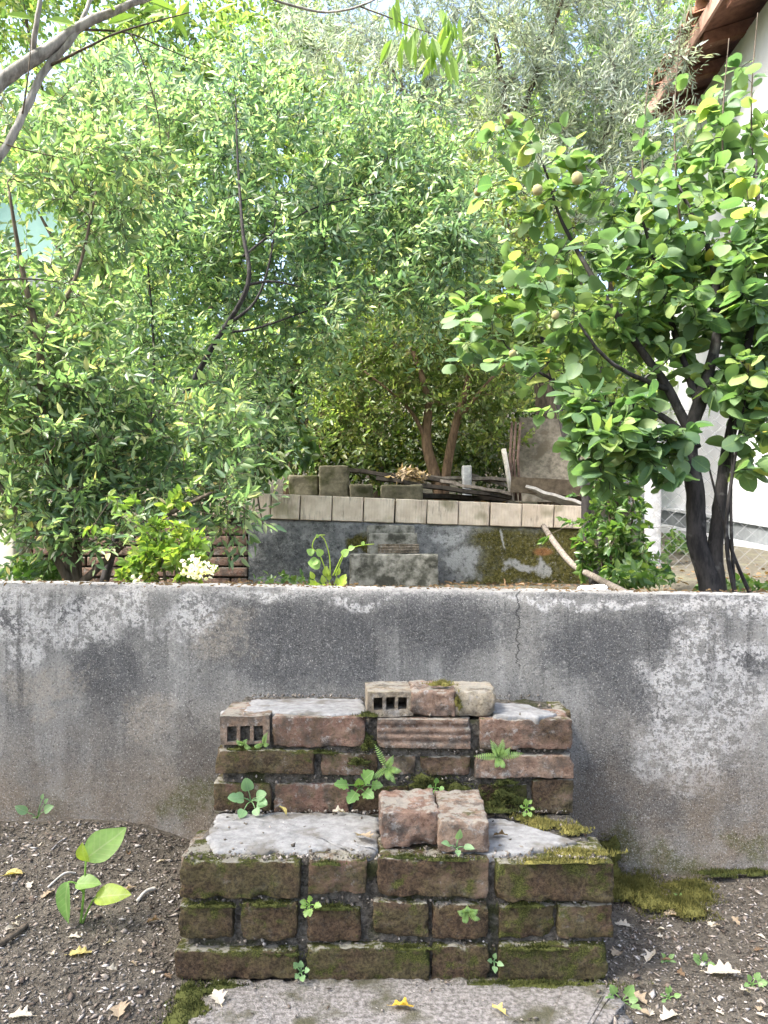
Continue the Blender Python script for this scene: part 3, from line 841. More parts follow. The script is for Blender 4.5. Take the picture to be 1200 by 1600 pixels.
# crumbs of mortar and soil lying on the treads and caught in the joints
def crumbs():
    rng = np.random.default_rng(19)
    P_ = []
    for _ in range(900):     # front and side rims of the lower tread, and against the riser
        u = rng.random()
        if u < .55: x, y = rng.uniform(-.385, .43), D1 + abs(rng.normal()) * .018 + .004
        elif u < .85: x, y = rng.uniform(-.36, .41), D2 - abs(rng.normal()) * .012 - .004
        else: x, y = rng.uniform(-.37, .41), rng.uniform(D1, D2)
        P_.append((x, y, Z1 + .004 + (.003 if D1 + .03 < y else 0)))
    for _ in range(350):
        u = rng.random()
        y = 1.985 - abs(rng.normal()) * .015 if u < .6 else rng.uniform(D2 + .01, 1.98)
        P_.append((rng.uniform(-.34, .40), y, Z2 + .006))
    for zr in (1408, 1474):  # ledges between the courses of the lower step
        for _ in range(260): P_.append((rng.uniform(-.38, .43), D1 + rng.uniform(.006, .03), EYE - (zr + rng.uniform(-2, 12) - HOR) / F * D1))
    for zr in (1172, 1214):
        for _ in range(260): P_.append((rng.uniform(-.36, .40), D2 + rng.uniform(.004, .025), EYE - (zr + rng.uniform(-1, 11) - HOR) / F * D2))
    p = np.array(P_); m = len(p); s = .0022 + .0085 * rng.random(m) ** 2.6
    oct_ = np.array([(1,0,0),(-.9,.15,0),(.1,.75,.05),(-.1,-.7,0),(0,.05,.6),(0,0,-.5)])
    fc = np.array([(0,2,4),(2,1,4),(1,3,4),(3,0,4),(2,0,5),(1,2,5),(3,1,5),(0,3,5)])
    T = oct_[None] * (1 + rng.normal(size=(m, 6, 3)) * .25)
    a = norm(rng.normal(size=(m, 3))); n_ = norm(np.cross(a, rng.normal(size=(m, 3)))); b = np.cross(a, n_)
    V = p[:, None, :] + s[:, None, None] * .6 * (T[..., 0:1] * a[:, None] + T[..., 1:2] * b[:, None] + T[..., 2:3] * n_[:, None])
    o = obj('crumbs', V.reshape(-1, 3), (fc[None] + (np.arange(m) * 6)[:, None, None]).reshape(-1, 3), M['chips'], steps); o['kind'] = 'stuff'
crumbs()

# loose bricks lying on the treads
def loose(name, x0, x1, zbase, h, dfront, depth, seed, moss, tone, label, r=0.010, amp=0.005, yaw=0.0):
    ax = (x0 - 600) / F * dfront; bx = (x1 - 600) / F * dfront
    V, fc = brick_mesh(bx - ax, depth, h, seed, r, amp)
    o = obj(name, V, fc, M['brick'], None, True, ((ax + bx)/2, dfront + depth/2, zbase + h/2), (0, 0, yaw))
    o['moss'] = moss; o['tone'] = tone
    tag(o, label, 'brick')
    return o
loose('loose_brick', 594, 684, Z1 + .007, .071, 1.508, .145, 81, 0.16, 0.10, 'broken dark red half brick standing on the lower tread, left of the pair', 0.010, 0.007, 0.03)
loose('loose_brick', 687, 767, Z1 + .007, .062, 1.482, .19, 82, 0.20, 0.30, 'pinkish brick laid end-on on the lower tread, right of the pair', 0.009, 0.005, -0.02)
loose('loose_brick', 642, 712, Z2 + .002, .060, 1.742, .135, 83, 0.22, 0.20, 'rough reddish brick in the middle of the three on the upper tread', 0.012, 0.006, 0.0)
loose('loose_brick', 712, 776, Z2 + .002, .056, 1.745, .13, 84, 0.30, 0.95, 'worn buff yellow brick, rightmost of the three on the upper tread', 0.014, 0.006, -0.03)
o = hollow_brick('loose_brick', .104, .14, .056, 3, M['brick'], None, ((607 - 600)/F*1.74, 1.742 + .07, Z2 + .03), (0, 0, 0.06), 0.22, 0.85, 9, 0.5, 0.004)
tag(o, 'buff hollow brick with three holes, leftmost of the three on the upper tread', 'brick')

# ------------------------------------------------------------------ second wall with its hollow-brick coping
W2 = 4.65
back = empty('garden_wall', (0, W2, 0.6), 'low rear wall of grey render and red brick topped by a row of hollow bricks', 'wall')
back['kind'] = 'thing'
zc0, zc1 = EYE + (HOR - 818)/F*W2, EYE + (HOR - 780)/F*W2
ztop_of = lambda px: EYE + (HOR - (772 + (px - 430) * 0.040)) / F * W2
zbot_of = lambda px: EYE + (HOR - (811 + (px - 430) * 0.032)) / F * W2
# rendered part of the wall
mb = MB()
def wall_strip(x0, x1, n, yfront, seed, zt):
    xs = np.linspace(x0, x1, n); zs = np.linspace(0, 1, 14)
    V = []; fc = []
    for x in xs:
        px = x / W2 * F + 600
        for f in zs:
            z = 0.55 + (zt(px) - 0.55) * f
            p = Vector((x, yfront, z))
            p.y -= mnoise.noise(p * 4 + Vector((seed, 0, 0))) * 0.015 + mnoise.noise(p * 14) * 0.006
            V.append(p)
        V.append((x, yfront + 0.19, zt(px)))
    k = len(zs) + 1
    for i in range(n - 1):
        for j in range(k - 1):
            fc.append((i*k + j, (i+1)*k + j, (i+1)*k + j + 1, i*k + j + 1))
    return V, fc
V, fc = wall_strip(P(388, 0, W2).x, P(930, 0, W2).x, 90, W2, 2.0, lambda px: zbot_of(px) - 0.003)
obj('render_coat', V, fc, M['render'], back, True)
V, fc = wall_strip(P(-60, 0, W2).x, P(389, 0, W2).x, 60, W2 + 0.035, 3.0, lambda px: zbot_of(px) - 0.01)
obj('mortar_bed', V, fc, M['mortar'], back, True)
# red bricks of the left part
def stock_brick(name, w, d, h, seed, amp=0.003):
    V, fc = rounded_box((w, d, h), 0.006, (2, 1, 1))
    return make_mesh(name, roughen(V, seed, amp, 20.0), fc, M['brick'], True)
bm_list = [stock_brick('brick', 0.205, 0.10, 0.052, 200 + i) for i in range(4)]
half_list = [stock_brick('brick', 0.095, 0.10, 0.052, 210 + i) for i in range(2)]
zrow = 0.60; r_i = 0
while zrow < 0.945:
    x = -2.45 + (0.11 if r_i % 2 else 0.0)
    while x < P(396 - 8 * (r_i % 3), 0, W2).x - 0.03:
        px_c = (x + 0.1) / W2 * F + 600
        if zrow + 0.055 < zbot_of(px_c):
            w = 0.205
            me = bm_list[random.randrange(4)]
            if x + 0.21 > P(400, 0, W2).x: me = half_list[random.randrange(2)]; w = 0.095
            o = link('brick', me, None, (x + w/2, W2 + 0.046 + random.uniform(-.006, .006), zrow + 0.026), (0, random.uniform(-.015, .015), random.uniform(-.02, .02)))
            adopt(o, back); o['moss'] = random.uniform(0.1, 0.55); o['tone'] = random.uniform(0, 0.15)
        x += 0.218
    zrow += 0.0635; r_i += 1
# hollow bricks standing on the wall, one by one
edges = [262, 315, 370, 424, 469, 519, 568, 617, 667, 716, 765, 815, 865, 914]
t = NT('hollow_clay')
co = t.vmath('ADD', t.co(), t.vmath('SCALE', (9.0, 4.0, 6.0), scale=t.math('MULTIPLY', t.orand(), 9.0)))
g = t.noise(t.vmath('MULTIPLY', co, (34, 34, 5)), 1.6, 7, 0.75); m_ = t.noise(co, 12, 5, 0.6)
c = t.mix(t.maprange(m_, 0.3, 0.7), (0.52, 0.43, 0.335), (0.68, 0.59, 0.48))
c = t.mix(t.math('MULTIPLY', t.maprange(g, 0.47, 0.66), t.maprange(t.noise(co, 7, 3), 0.4, 0.65, 0.0, 0.75)), c, (0.12, 0.105, 0.09))
c = t.mix(t.maprange(t.noise(co, 5, 3), 0.55, 0.7, 0, 0.7), c, (0.22, 0.20, 0.12))
M['hollow'] = t.fin(t.princ(c, 0.9, t.bump(g, 0.5, 0.004), 0.2))
def coping_brick(w, d, h, seed):
    n = 22
    xs = np.linspace(-w/2, w/2, n); V = []; fc = []
    prof = [(-d/2 + 0.004, -h/2), (-d/2, -h/2 + 0.004), (-d/2, h/2 - 0.004), (-d/2 + 0.004, h/2), (d/2, h/2), (d/2, -h/2)]
    k = len(prof)
    for i, x in enumerate(xs):
        rib = 0.0006 if i % 2 else -0.0006
        if i in (0, n - 1): rib = 0.004
        for (y, z) in prof:
            V.append((x, y + (rib if y < 0 else 0), z))
    for i in range(n - 1):
        for j in range(k):
            fc.append((i*k + j, (i+1)*k + j, (i+1)*k + (j+1) % k, i*k + (j+1) % k))
    fc.append(tuple(range(k))); fc.append(tuple((n-1)*k + j for j in range(k))[::-1])
    return roughen(np.array(V), seed, 0.002, 12.0), fc
for i in range(len(edges) - 1):
    x0, x1 = P(edges[i] + 1.0, 0, W2).x, P(edges[i+1] - 0.8, 0, W2).x
    pc = (edges[i] + edges[i+1]) / 2
    h = ztop_of(pc) - zbot_of(pc)
    V, fc = coping_brick(x1 - x0, 0.18, h, 300 + i)
    o = obj('hollow_brick', V, fc, M['hollow'], None, False, ((x0+x1)/2, W2 + 0.075 + random.uniform(-.008, .008), (ztop_of(pc) + zbot_of(pc))/2), (0, 0.037 + random.uniform(-.008, .008), random.uniform(-.02, .02)))
    adopt(o, back)
# steps built against it
bs = empty('garden_steps', (0.05, 4.3, 0.66), 'small stained concrete steps with a ribbed brick against the rear wall', 'steps')
core_box('lower_block', (P(546, 0, 4.25).x, 4.25, 0.60), (P(685, 0, 4.25).x, 4.55, EYE + (HOR - 866)/F*4.25), M['kerbstone'], bs, 31, 0.03, 0.008)
core_box('upper_block', (P(576, 0, 4.47).x, 4.47, 0.70), (P(652, 0, 4.47).x, 4.70, EYE + (HOR - 833)/F*4.47), M['kerbstone'], bs, 32, 0.03, 0.006)
core_box('landing_block', (P(574, 0, 4.56).x, 4.56, 0.80), (P(648, 0, 4.56).x, 4.72, EYE + (HOR - 821)/F*4.56), M['kerbstone'], bs, 33, 0.03, 0.006)
o = put_brick(591, 655, 850, 864, 4.44, 0.09, 95, bs, 0.0, 0.75, 0.004, 0.001, 3)
o['label'] = 'pink ribbed brick'

# ------------------------------------------------------------------ rubble and boards on the upper terrace
def board(name, p, q, w, t, mat, label, cat='board', up=(0, 0, 1), group=None, seed=0):
    p, q = Vector(p), Vector(q)
    ax = (q - p); L = ax.length; ax.normalize()
    s = ax.cross(Vector(up)).normalized(); u = s.cross(ax)
    mb = MB()
    n = 6; V = []; fc = []
    for i in range(n + 1):
        c = p + ax * L * i / n + u * mnoise.noise(Vector((i * .7, seed, 0))) * 0.012
        for (a, b) in ((-1, -1), (1, -1), (1, 1), (-1, 1)):
            V.append(c + s * a * w / 2 + u * b * t / 2)
    for i in range(n):
        for j in range(4):
            fc.append((i*4 + j, i*4 + (j+1) % 4, (i+1)*4 + (j+1) % 4, (i+1)*4 + j))
    fc.append((3, 2, 1, 0)); fc.append((n*4, n*4+1, n*4+2, n*4+3))
    o = obj(name, V, fc, mat)
    return tag(o, label, cat, group)

def block(px0, px1, py0, py1, d, dep, mat, name, label, cat, seed):
    a, b = P(px0, py1, d), P(px1, py0, d)
    size = (b.x - a.x, dep, b.z - a.z)
    V, fc = rounded_box(size, 0.012, (6, 4, 6))
    o = obj(name, roughen(V, seed, 0.008, 9.0, 0.004, 30), fc, mat, None, True, ((a.x+b.x)/2, d + dep/2, (a.z+b.z)/2))
    return tag(o, label, cat)
block(498, 545, 728, 786, 5.05, .16, M['block'], 'concrete_block', 'tall mossy concrete block standing behind the hollow-brick coping', 'block', 41)
block(546, 583, 756, 788, 5.0, .16, M['block'], 'concrete_block', 'short square concrete block right of the tall mossy one', 'block', 42)
block(595, 660, 757, 786, 5.05, .10, M['block'], 'concrete_block', 'long low block left of the forked brown trunks', 'block', 43)
block(450, 497, 742, 786, 5.1, .14, M['block'], 'concrete_block', 'shaded block half hidden by vine leaves at the left', 'block', 44)
block(723, 737, 726, 782, 5.35, .07, M['post'], 'concrete_post', 'short pale concrete stub right of the brown trunks', 'post', 45)
board('board', P(545, 735, 5.4), P(700, 752, 5.3), .10, .025, M['wood_dark'], 'dark rotten board lying highest behind the tall block')
board('board', P(590, 748, 5.25), P(800, 778, 5.1), .12, .025, M['wood_dark'], 'dark board slanting down behind the brown trunks')
board('board', P(640, 745, 5.45), P(790, 750, 5.5), .10, .022, M['wood_grey'], 'grey board lying level behind the concrete stub')
board('board', P(690, 752, 5.2), P(800, 772, 5.05), .09, .02, M['wood_grey'], 'grey board slanting down right of the forked trunks')
board('board', P(600, 770, 5.2), P(790, 782, 5.3), .14, .03, M['wood_dark'], 'lowest dark board just above the coping')
board('board', P(735, 742, 5.6), P(800, 762, 5.5), .12, .02, M['wood_grey'], 'short grey board end right of the concrete stub')
board('rail', P(798, 757, 5.0), P(985, 768, 4.9), .10, .03, M['wood_brown'], 'brown horizontal rail below the fibre sheet', 'rail', (0, 1, 0))
board('board', P(822, 764, 5.0), P(912, 792, 4.85), .075, .02, M['wood_pale'], 'bleached board leaning under the brown rail', 'board', (0.1, 0.5, 1))
board('board', P(835, 760, 5.1), P(925, 786, 5.05), .10, .02, M['wood_grey'], 'grey board behind the bleached leaning board', 'board', (0, .5, 1))
for k, (x0, x1, which) in enumerate([(800, 792, 'leftmost'), (806, 797, 'middle one'), (813, 803, 'rightmost')]):
    V, fc = tube([P(x0, 660, 5.3), P((x0+x1)/2 + 1, 715, 5.2), P(x1 + 10, 782, 5.1)], [.009, .010, .010], 7)
    tag(obj('pole', V, fc, M['wood_red'], None, True), which + ' of the three thin reddish poles leaning beside the fibre sheet', 'pole', 'reddish poles by the fibre sheet')
V, fc = tube([P(787, 702, 5.15), P(793, 735, 5.12), P(800, 782, 5.08)], [.017, .016, .015], 7)
tag(obj('pole', V, fc, M['wood_pale'], None, True), 'bleached white pole leaning left of the reddish poles', 'pole')
# fibre sheet
pts = [P(806, 784, 5.35), P(912, 784, 5.25), P(903, 700, 5.45), P(880, 655, 5.55), P(812, 652, 5.6)]
V = []; fc = []
for p in pts: V.append(p)
for p in pts: V.append(p + Vector((0, .02, 0)))
fc = [(0,1,2,3,4), (9,8,7,6,5)] + [(i, (i+1) % 5 , (i+1) % 5 + 5, i + 5)[::-1] for i in range(5)]
tag(obj('fibre_sheet', V, fc, M['sheet']), 'brown weathered fibre sheet leaning behind the rail, right of the trunks', 'sheet')
# stick leaning over the wall's right end
ctrl = [(P(849, 822, 4.45), .016), (P(868, 850, 4.2), .017), (P(895, 882, 3.7), .016), (P(935, 905, 3.1), .014), (P(985, 930, 2.45), .012)]
pp, rr = smooth_path(ctrl, 6)
V, fc = tube(pp, rr, 7)
tag(obj('fallen_branch', V, fc, M['bark_stick'], None, True), 'bare grey branch leaning from the rear wall down to the front wall', 'branch')
V, fc = rounded_box((.09, .06, .035), .016, (4, 4, 3))
tag(obj('stone', roughen(V, 6, .008, 20), fc, M['stone'], None, True, P(925, 924, 2.35)), 'flat white stone lying behind the front wall beside the branch end', 'stone')

# ------------------------------------------------------------------ white house on the right
HX = 2.87
house = empty('white_house', (HX, 6.0, 0.8), 'white plastered house with brown tiled eave on the right', 'house')
mb = MB(); mb.box((HX, 2.5, 0.2), (HX + 4.5, 7.05, 4.93)); mb.build('wall', M['plaster'], house)
mb = MB(); mb.box((HX + .04, 7.052, 0.4), (HX + 3.5, 11.5, 3.3)); mb.build('annex_wall', M['plaster'], house)
zpl = lambda y: 1.0 + (y - 5.74) * 0.112
def band(name, y0, y1, o0, o1, proud, mat):
    mb = MB()
    mb.hexa([(HX - proud, y0, zpl(y0) + o0), (HX + .1, y0, zpl(y0) + o0), (HX + .1, y1, zpl(y1) + o0), (HX - proud, y1, zpl(y1) + o0),
             (HX - proud, y0, zpl(y0) + o1), (HX + .1, y0, zpl(y0) + o1), (HX + .1, y1, zpl(y1) + o1), (HX - proud, y1, zpl(y1) + o1)])
    return mb.build(name, mat, house)
band('plinth', 3.2, 11.2, -0.14, 0.0, 0.03, M['plinth'])
band('cap_strip', 3.2, 11.2, 0.001, 0.025, 0.05, M['ledge'])
band('ledge', 3.2, 11.2, -0.27, -0.141, 0.16, M['ledge'])
band('footing', 3.2, 11.2, -0.60, -0.271, 0.05, M['plinth'])
# eave
roof = None
mb = MB()
ez = 4.94
mb.hexa([(HX - .36, 2.4, ez - .02), (HX + 4.5, 2.4, ez + 1.6), (HX + 4.5, 7.2, ez + 1.6), (HX - .36, 7.2, ez - .02),
         (HX - .36, 2.4, ez + .02), (HX + 4.5, 2.4, ez + 1.64), (HX + 4.5, 7.2, ez + 1.64), (HX - .36, 7.2, ez + .02)])
roof = mb.build('roof', M['eave'], house)
mb = MB(); mb.box((HX - .385, 2.4, ez - .05), (HX - .363, 7.22, ez + .075)); mb.build('fascia', M['eave_light'], roof)
mb = MB(); mb.hexa([(HX - .36, 7.205, ez - .10), (HX + 1.0, 7.205, ez + .25), (HX + 1.0, 7.24, ez + .25), (HX - .36, 7.24, ez - .10),
                    (HX - .36, 7.205, ez + .06), (HX + 1.0, 7.205, ez + .46), (HX + 1.0, 7.24, ez + .46), (HX - .36, 7.24, ez + .06)])
mb.build('barge_board', M['eave'], roof)
for k in range(9):
    y = 3.2 + k * 0.48
    mb = MB(); mb.hexa([(HX - .34, y, ez - .12), (HX + .2, y, ez + .04), (HX + .2, y + .07, ez + .04), (HX - .34, y + .07, ez - .12),
                        (HX - .34, y, ez - .022), (HX + .2, y, ez + .15), (HX + .2, y + .07, ez + .15), (HX - .34, y + .07, ez - .022)])
    mb.build('rafter', M['eave'], roof)
def tile_mesh():
    V = []; fc = []
    n = 8
    for (x, z) in ((-.44, -.005), (.25, .235)):
        for rr_ in (.085, .070):
            for i in range(n + 1):
                a = math.pi * i / n
                V.append((x, math.cos(a) * rr_, z + .05 + math.sin(a) * rr_))
    m = n + 1
    for i in range(n):
        fc.append((i, i+1, 2*m + i + 1, 2*m + i)); fc.append((m + i, 3*m + i, 3*m + i + 1, m + i + 1)); fc.append((i, m + i, m + i + 1, i + 1))
    return make_mesh('tile', V, fc, M['tile'], True)
tm = tile_mesh()
for k in range(21):
    y = 3.3 + k * 0.188
    o = link('tile', tm, None, (HX, y, ez + .055)); adopt(o, roof)

# post-and-wire fence in front of the house
fx0, fy0 = (1020 - 600)/F*4.45, 4.45
fence = empty('wire_fence', (fx0, fy0, 0.68), 'chain link fence with a pale concrete post in front of the white house', 'fence')
def post(x, y, z0, z1, w):
    V, fc = rounded_box((w, w, z1 - z0), .008, (3, 3, 14))
    return obj('post', roughen(V, 8, .004, 14), fc, M['post'], None, True, (x, y, (z0 + z1)/2))
adopt(post(fx0, fy0, .45, 1.55, .075), fence)
fx1, fy1 = 3.2, 3.75
adopt(post(fx1, fy1, .45, 1.55, .075), fence)
mb = MB()
L = math.hypot(fx1 - fx0, fy1 - fy0); H = 0.95
def fp(s, h): return Vector((fx0 + (fx1 - fx0) * s / L, fy0 + (fy1 - fy0) * s / L - .045, 0.66 + h))
sp = 0.075
s = -H
while s < L:
    for sg in (0, 1):
        a, b = s, s + H
        h0, h1 = 0, H
        if a < 0: h0 = -a; a = 0
        if b > L: h1 = H - (b - L); b = L
        if b > a:
            p, q = (fp(a, h0), fp(b, h1)) if sg == 0 else (fp(a, H - h0), fp(b, H - h1))
            mb.tube([p, q], .0010, 3, False)
    s += sp
for h in (0.0, H): mb.tube([fp(0, h), fp(L, h)], .002, 4, False)
o = mb.build('wire_mesh', M['wire'], fence); o['kind'] = 'stuff'

# far building on the left and a post by the wall
far = empty('mint_house', (-7, 13, 2.5), 'pale mint green house glimpsed through the leaves on the left', 'house')
mb = MB(); mb.box((-11, 12, 1.5), (-4.85, 16, 7.05)); mb.build('wall', M['mint'], far)
mb = MB(); mb.hexa([(-11.2, 11.7, 7.052), (-4.6, 11.7, 7.052), (-4.6, 16.2, 7.052), (-11.2, 16.2, 7.052), (-11.2, 13, 8.0), (-4.6, 13, 8.0), (-4.6, 14.5, 8.0), (-11.2, 14.5, 8.0)]); mb.build('roof', M['tile'], far)
mb = MB(); mb.box((-5.62, 11.93, 4.55), (-5.15, 11.997, 5.35)); w_ = mb.build('window', M['plaster'], far)
mb = MB(); mb.box((-5.57, 11.91, 4.60), (-5.20, 11.928, 5.30)); mb.build('pane', M['ledge'], w_)
V, fc = rounded_box((.22, .2, .62), .01, (4, 4, 10))
tag(obj('beige_pillar', roughen(V, 4, .006, 8), fc, M['beige'], None, True, (P(5, 0, 4.4).x, 4.4, .84)), 'short beige rendered pillar at the left end of the rear wall', 'pillar')

# ------------------------------------------------------------------ leaves, twigs, trees
def leaf_simple(w=0.36, fold=0.10, droop=0.10):
    """lance-shaped leaf, folded along the midrib: 6 verts, 2 quads"""
    V = np.array([(0, 0, 0), (-w/2, .34, fold), (-w*.40, .68, fold*.7 - droop*.4), (0, 1, -droop), (w*.40, .68, fold*.7 - droop*.4), (w/2, .34, fold)])
    fc = np.array([(0, 3, 2, 1), (0, 5, 4, 3)])
    return V, fc

def leaf_round(w=0.78, cup=0.10, droop=0.16, n=7):
    """broad oval leaf with midrib and curved blade; starts with a short stalk gap"""
    V = []; fc = []
    ts = np.linspace(0, 1, n + 1)
    for t in ts:
        y = t; wd = w / 2 * (math.sin(math.pi * t ** 0.92) ** 0.55 if 0 < t < 1 else 0.0)
        z = -droop * t * t
        V.append((0, y, z)); V.append((-wd, y + .02, z + cup * (wd * 2 / w) ** 1.2)); V.append((wd, y + .02, z + cup * (wd * 2 / w) ** 1.2))
    for i in range(n):
        a, b = 3*i, 3*(i+1)
        fc.append((a, b, b + 1, a + 1)); fc.append((a, a + 2, b + 2, b))
    return np.array(V), np.array(fc)

def scatter_leaves(pos, along, nrm, size, tmpl):
    """one mesh arrays holding a leaf at each position"""
    T, fc = tmpl
    a = norm(along); n = nrm - a * np.sum(nrm * a, -1, keepdims=True); n = norm(n)
    b = np.cross(a, n)
    s = np.asarray(size)[:, None, None]
    V = pos[:, None, :] + s * (T[None, :, 0:1] * b[:, None, :] + T[None, :, 1:2] * a[:, None, :] + T[None, :, 2:3] * n[:, None, :])
    k = len(T)
    Fc = (fc[None, :, :] + (np.arange(len(pos)) * k)[:, None, None]).reshape(-1, fc.shape[1])
    return V.reshape(-1, 3), Fc

def blob_points(blobs, n, rng, avoid=()):
    """points in ellipsoids given as photo x, y, depth and radii (px, px, m)"""
    vol = np.array([b[3] * b[4] * b[5] * (b[6] if len(b) > 6 else 1.0) for b in blobs], float); vol /= vol.sum()
    out = []
    while len(out) < n:
        b = blobs[rng.choice(len(blobs), p=vol)]
        u = rng.normal(size=3); u /= np.linalg.norm(u); u *= rng.random() ** (1/2.4)
        x, y, d = b[0] + u[0]*b[3], b[1] + u[1]*b[4], b[2] + u[2]*b[5]
        if any(a[0] < x < a[2] and a[1] < y < a[3] for a in avoid): continue
        out.append(tuple(P(x, y, d)))
    return np.array(out)

def grow(limbs, targets, rng, wob=0.12, rmax=0.010, tip=0.0012):
    """join every target to the nearest branch; limbs = [(points, radii)]; returns the new twigs"""
    nodes = np.concatenate([np.array([tuple(p) for p in pts[len(pts)//4:]]) for pts, _ in limbs])
    rad = np.concatenate([np.array(r[len(r)//4:]) for _, r in limbs])
    nd = len(targets)
    dmin = np.min(np.linalg.norm(targets[:, None, :] - nodes[None], axis=2), axis=1)
    cap = nd * 5 + len(nodes)
    N = np.zeros((cap, 3)); R = np.zeros(cap); k = len(nodes)
    N[:k] = nodes; R[:k] = rad
    twigs = []
    for i in np.argsort(dmin):
        t = targets[i]
        d = np.linalg.norm(N[:k] - t, axis=1)
        j = int(np.argmin(d)); L = d[j]
        if L < 1e-4: continue
        r0 = min(R[j] * 0.75, 0.0022 + rmax * L)
        s = N[j]
        w = rng.normal(size=3) * wob * L; w[2] += 0.10 * L
        m = 6
        tt = np.linspace(0, 1, m)[:, None]
        pts = s + (t - s) * tt + w * np.sin(math.pi * tt) * (1 - 0.4 * tt) + rng.normal(size=(m, 3)) * 0.015 * L * (tt * (1 - tt) * 4)
        rr = r0 + (tip - r0) * np.linspace(0, 1, m)
        twigs.append((pts, rr))
        N[k:k+m-2] = pts[1:-1]; R[k:k+m-2] = rr[1:-1]; k += m - 2
    return twigs

def twig_mesh(twigs, k=4):
    Vs = []; Fs = []; n = 0
    for pts, rr in twigs:
        V, fc = tube([Vector(p) for p in pts], list(rr), k, False)
        Vs.append(np.array([tuple(v) for v in V])); Fs.append(np.array(fc) + n); n += len(V)
    return np.concatenate(Vs), np.concatenate(Fs)

def leaf_places(twigs, per, rng, spread, start=0.25, up=0.7, droop=0.1):
    pos = []; al = []
    for pts, rr in twigs:
        m = len(pts)
        t = start + (1.02 - start) * rng.random(per)
        x = np.clip(t * (m - 1), 0, m - 1.001); i = x.astype(int); f = (x - i)[:, None]
        p = pts[i] * (1 - f) + pts[i + 1] * f
        tan = norm(pts[i + 1] - pts[i])
        off = rng.normal(size=(per, 3))
        al.append(norm(tan * 0.7 + norm(off) * 0.9 + np.array([0, 0, -droop])))
        pos.append(p + off * spread * (0.3 + 0.7 * t[:, None]))
    pos = np.concatenate(pos); al = np.concatenate(al)
    nr = norm(rng.normal(size=pos.shape) * (1 - up) * 1.1 + np.array([0, 0, up]))
    return pos, al, nr

def sprays(twigs, per, rng, reach, start=0.25, up=0.55, droop=0.1, m=7):
    """short side shoots along each twig, each carrying pairs of leaves; returns shoots and leaf places"""
    k = max(1, int(round(per / m)))
    shoots = []; pos = []; al = []; nr = []
    for pts, rr in twigs:
        n = len(pts)
        for q in range(k):
            t = min(.999, start + (1 - start) * (q + rng.random()) / k)
            x = t * (n - 1); i = int(x); f = x - i
            p = pts[i] * (1 - f) + pts[min(i + 1, n - 1)] * f
            tan = pts[min(i + 1, n - 1)] - pts[i]; tan = tan / max(np.linalg.norm(tan), 1e-6)
            d = tan * .55 + norm(rng.normal(size=3)) * .9 + np.array([0, 0, .25]); d /= np.linalg.norm(d)
            L = reach * rng.uniform(.6, 1.7)
            e = p + d * L + np.array([0, 0, -droop * L * .6])
            mid = (p + e) / 2 + np.array([0, 0, droop * L * .25]) + rng.normal(size=3) * .04 * L
            shoots.append((np.array([p, mid, e]), np.array([.0014, .0011, .0007])))
            s_ = (np.arange(m) + .6 + rng.uniform(-.25, .25, m)) / m
            s_ = .12 + .9 * s_
            lp = np.where(s_[:, None] < .5, p + (mid - p) * (s_[:, None] * 2), mid + (e - mid) * (s_[:, None] * 2 - 1))
            n0 = rng.normal(size=3) * (1 - up) * 1.3 + np.array([0, 0, up]); n0 -= d * n0.dot(d); n0 /= max(np.linalg.norm(n0), 1e-6)
            side = np.cross(d, n0)
            sg = np.where(np.arange(m) % 2 == 0, 1.0, -1.0)[:, None]; sg[-1] *= .15
            a = d * .75 + side * sg * .8 + rng.normal(size=(m, 3)) * .28 + np.array([0, 0, -droop])
            pos.append(lp); al.append(a); nr.append(n0 + rng.normal(size=(m, 3)) * .38)
    return shoots, np.concatenate(pos), norm(np.concatenate(al)), np.concatenate(nr)

def tree(name, label, base, limbs, blobs, n_t, per, size, tmpl, lmat, bmat, seed, spread=0.05, up=0.55, droop=0.1, cat='tree', group=None, avoid=(), wob=0.12, rmax=0.010, start=0.25, sides=8, twig_sides=4):
    rng = np.random.default_rng(seed)
    root = empty(name, base, label, cat, group)
    L = []
    for i, ctrl in enumerate(limbs):
        pp, rr = smooth_path(ctrl, 7)
        pp = [p + Vector(mnoise.noise_vector(p * 3 + Vector((seed, i, 0)))) * min(0.02, rr[k] * 0.7) for k, p in enumerate(pp)]
        L.append((pp, rr))
        V, fc = tube(pp, rr, sides)
        obj('trunk' if i == 0 else 'limb', V, fc, bmat, root, True)
    T = blob_points(blobs, n_t, rng, avoid)
    ex = T[rng.choice(len(T), len(T) // 5)]
    T = np.concatenate([T, ex + norm(rng.normal(size=ex.shape) + np.array([0, 0, .9])) * rng.uniform(.10, .30, (len(ex), 1))])
    tw = grow(L, T, rng, wob, rmax)
    sh, pos, al, nr = sprays(tw, per, rng, spread * 1.5, start, up, droop)
    V, fc = twig_mesh(tw, twig_sides)
    V2, fc2 = twig_mesh(sh, 3)
    fc2 = fc2 + len(V)
    o = obj('twigs', np.concatenate([V, V2]), np.concatenate([fc, fc2]), bmat, root, True); o['kind'] = 'stuff'
    sz = size * (0.5 + 0.85 * rng.random(len(pos)) ** 1.3)
    V, fc = scatter_leaves(pos, al, nr, sz, tmpl)
    o = obj('crown', V, fc, lmat, root); o['kind'] = 'stuff'
    return root, tw

LANCE = leaf_simple(0.34, 0.07, 0.12)
SLIM = leaf_simple(0.17, 0.03, 0.05)
OVAL = leaf_simple(0.52, 0.09, 0.14)
MINT_GAP = [(-10, 322, 112, 405), (32, 395, 92, 470)]

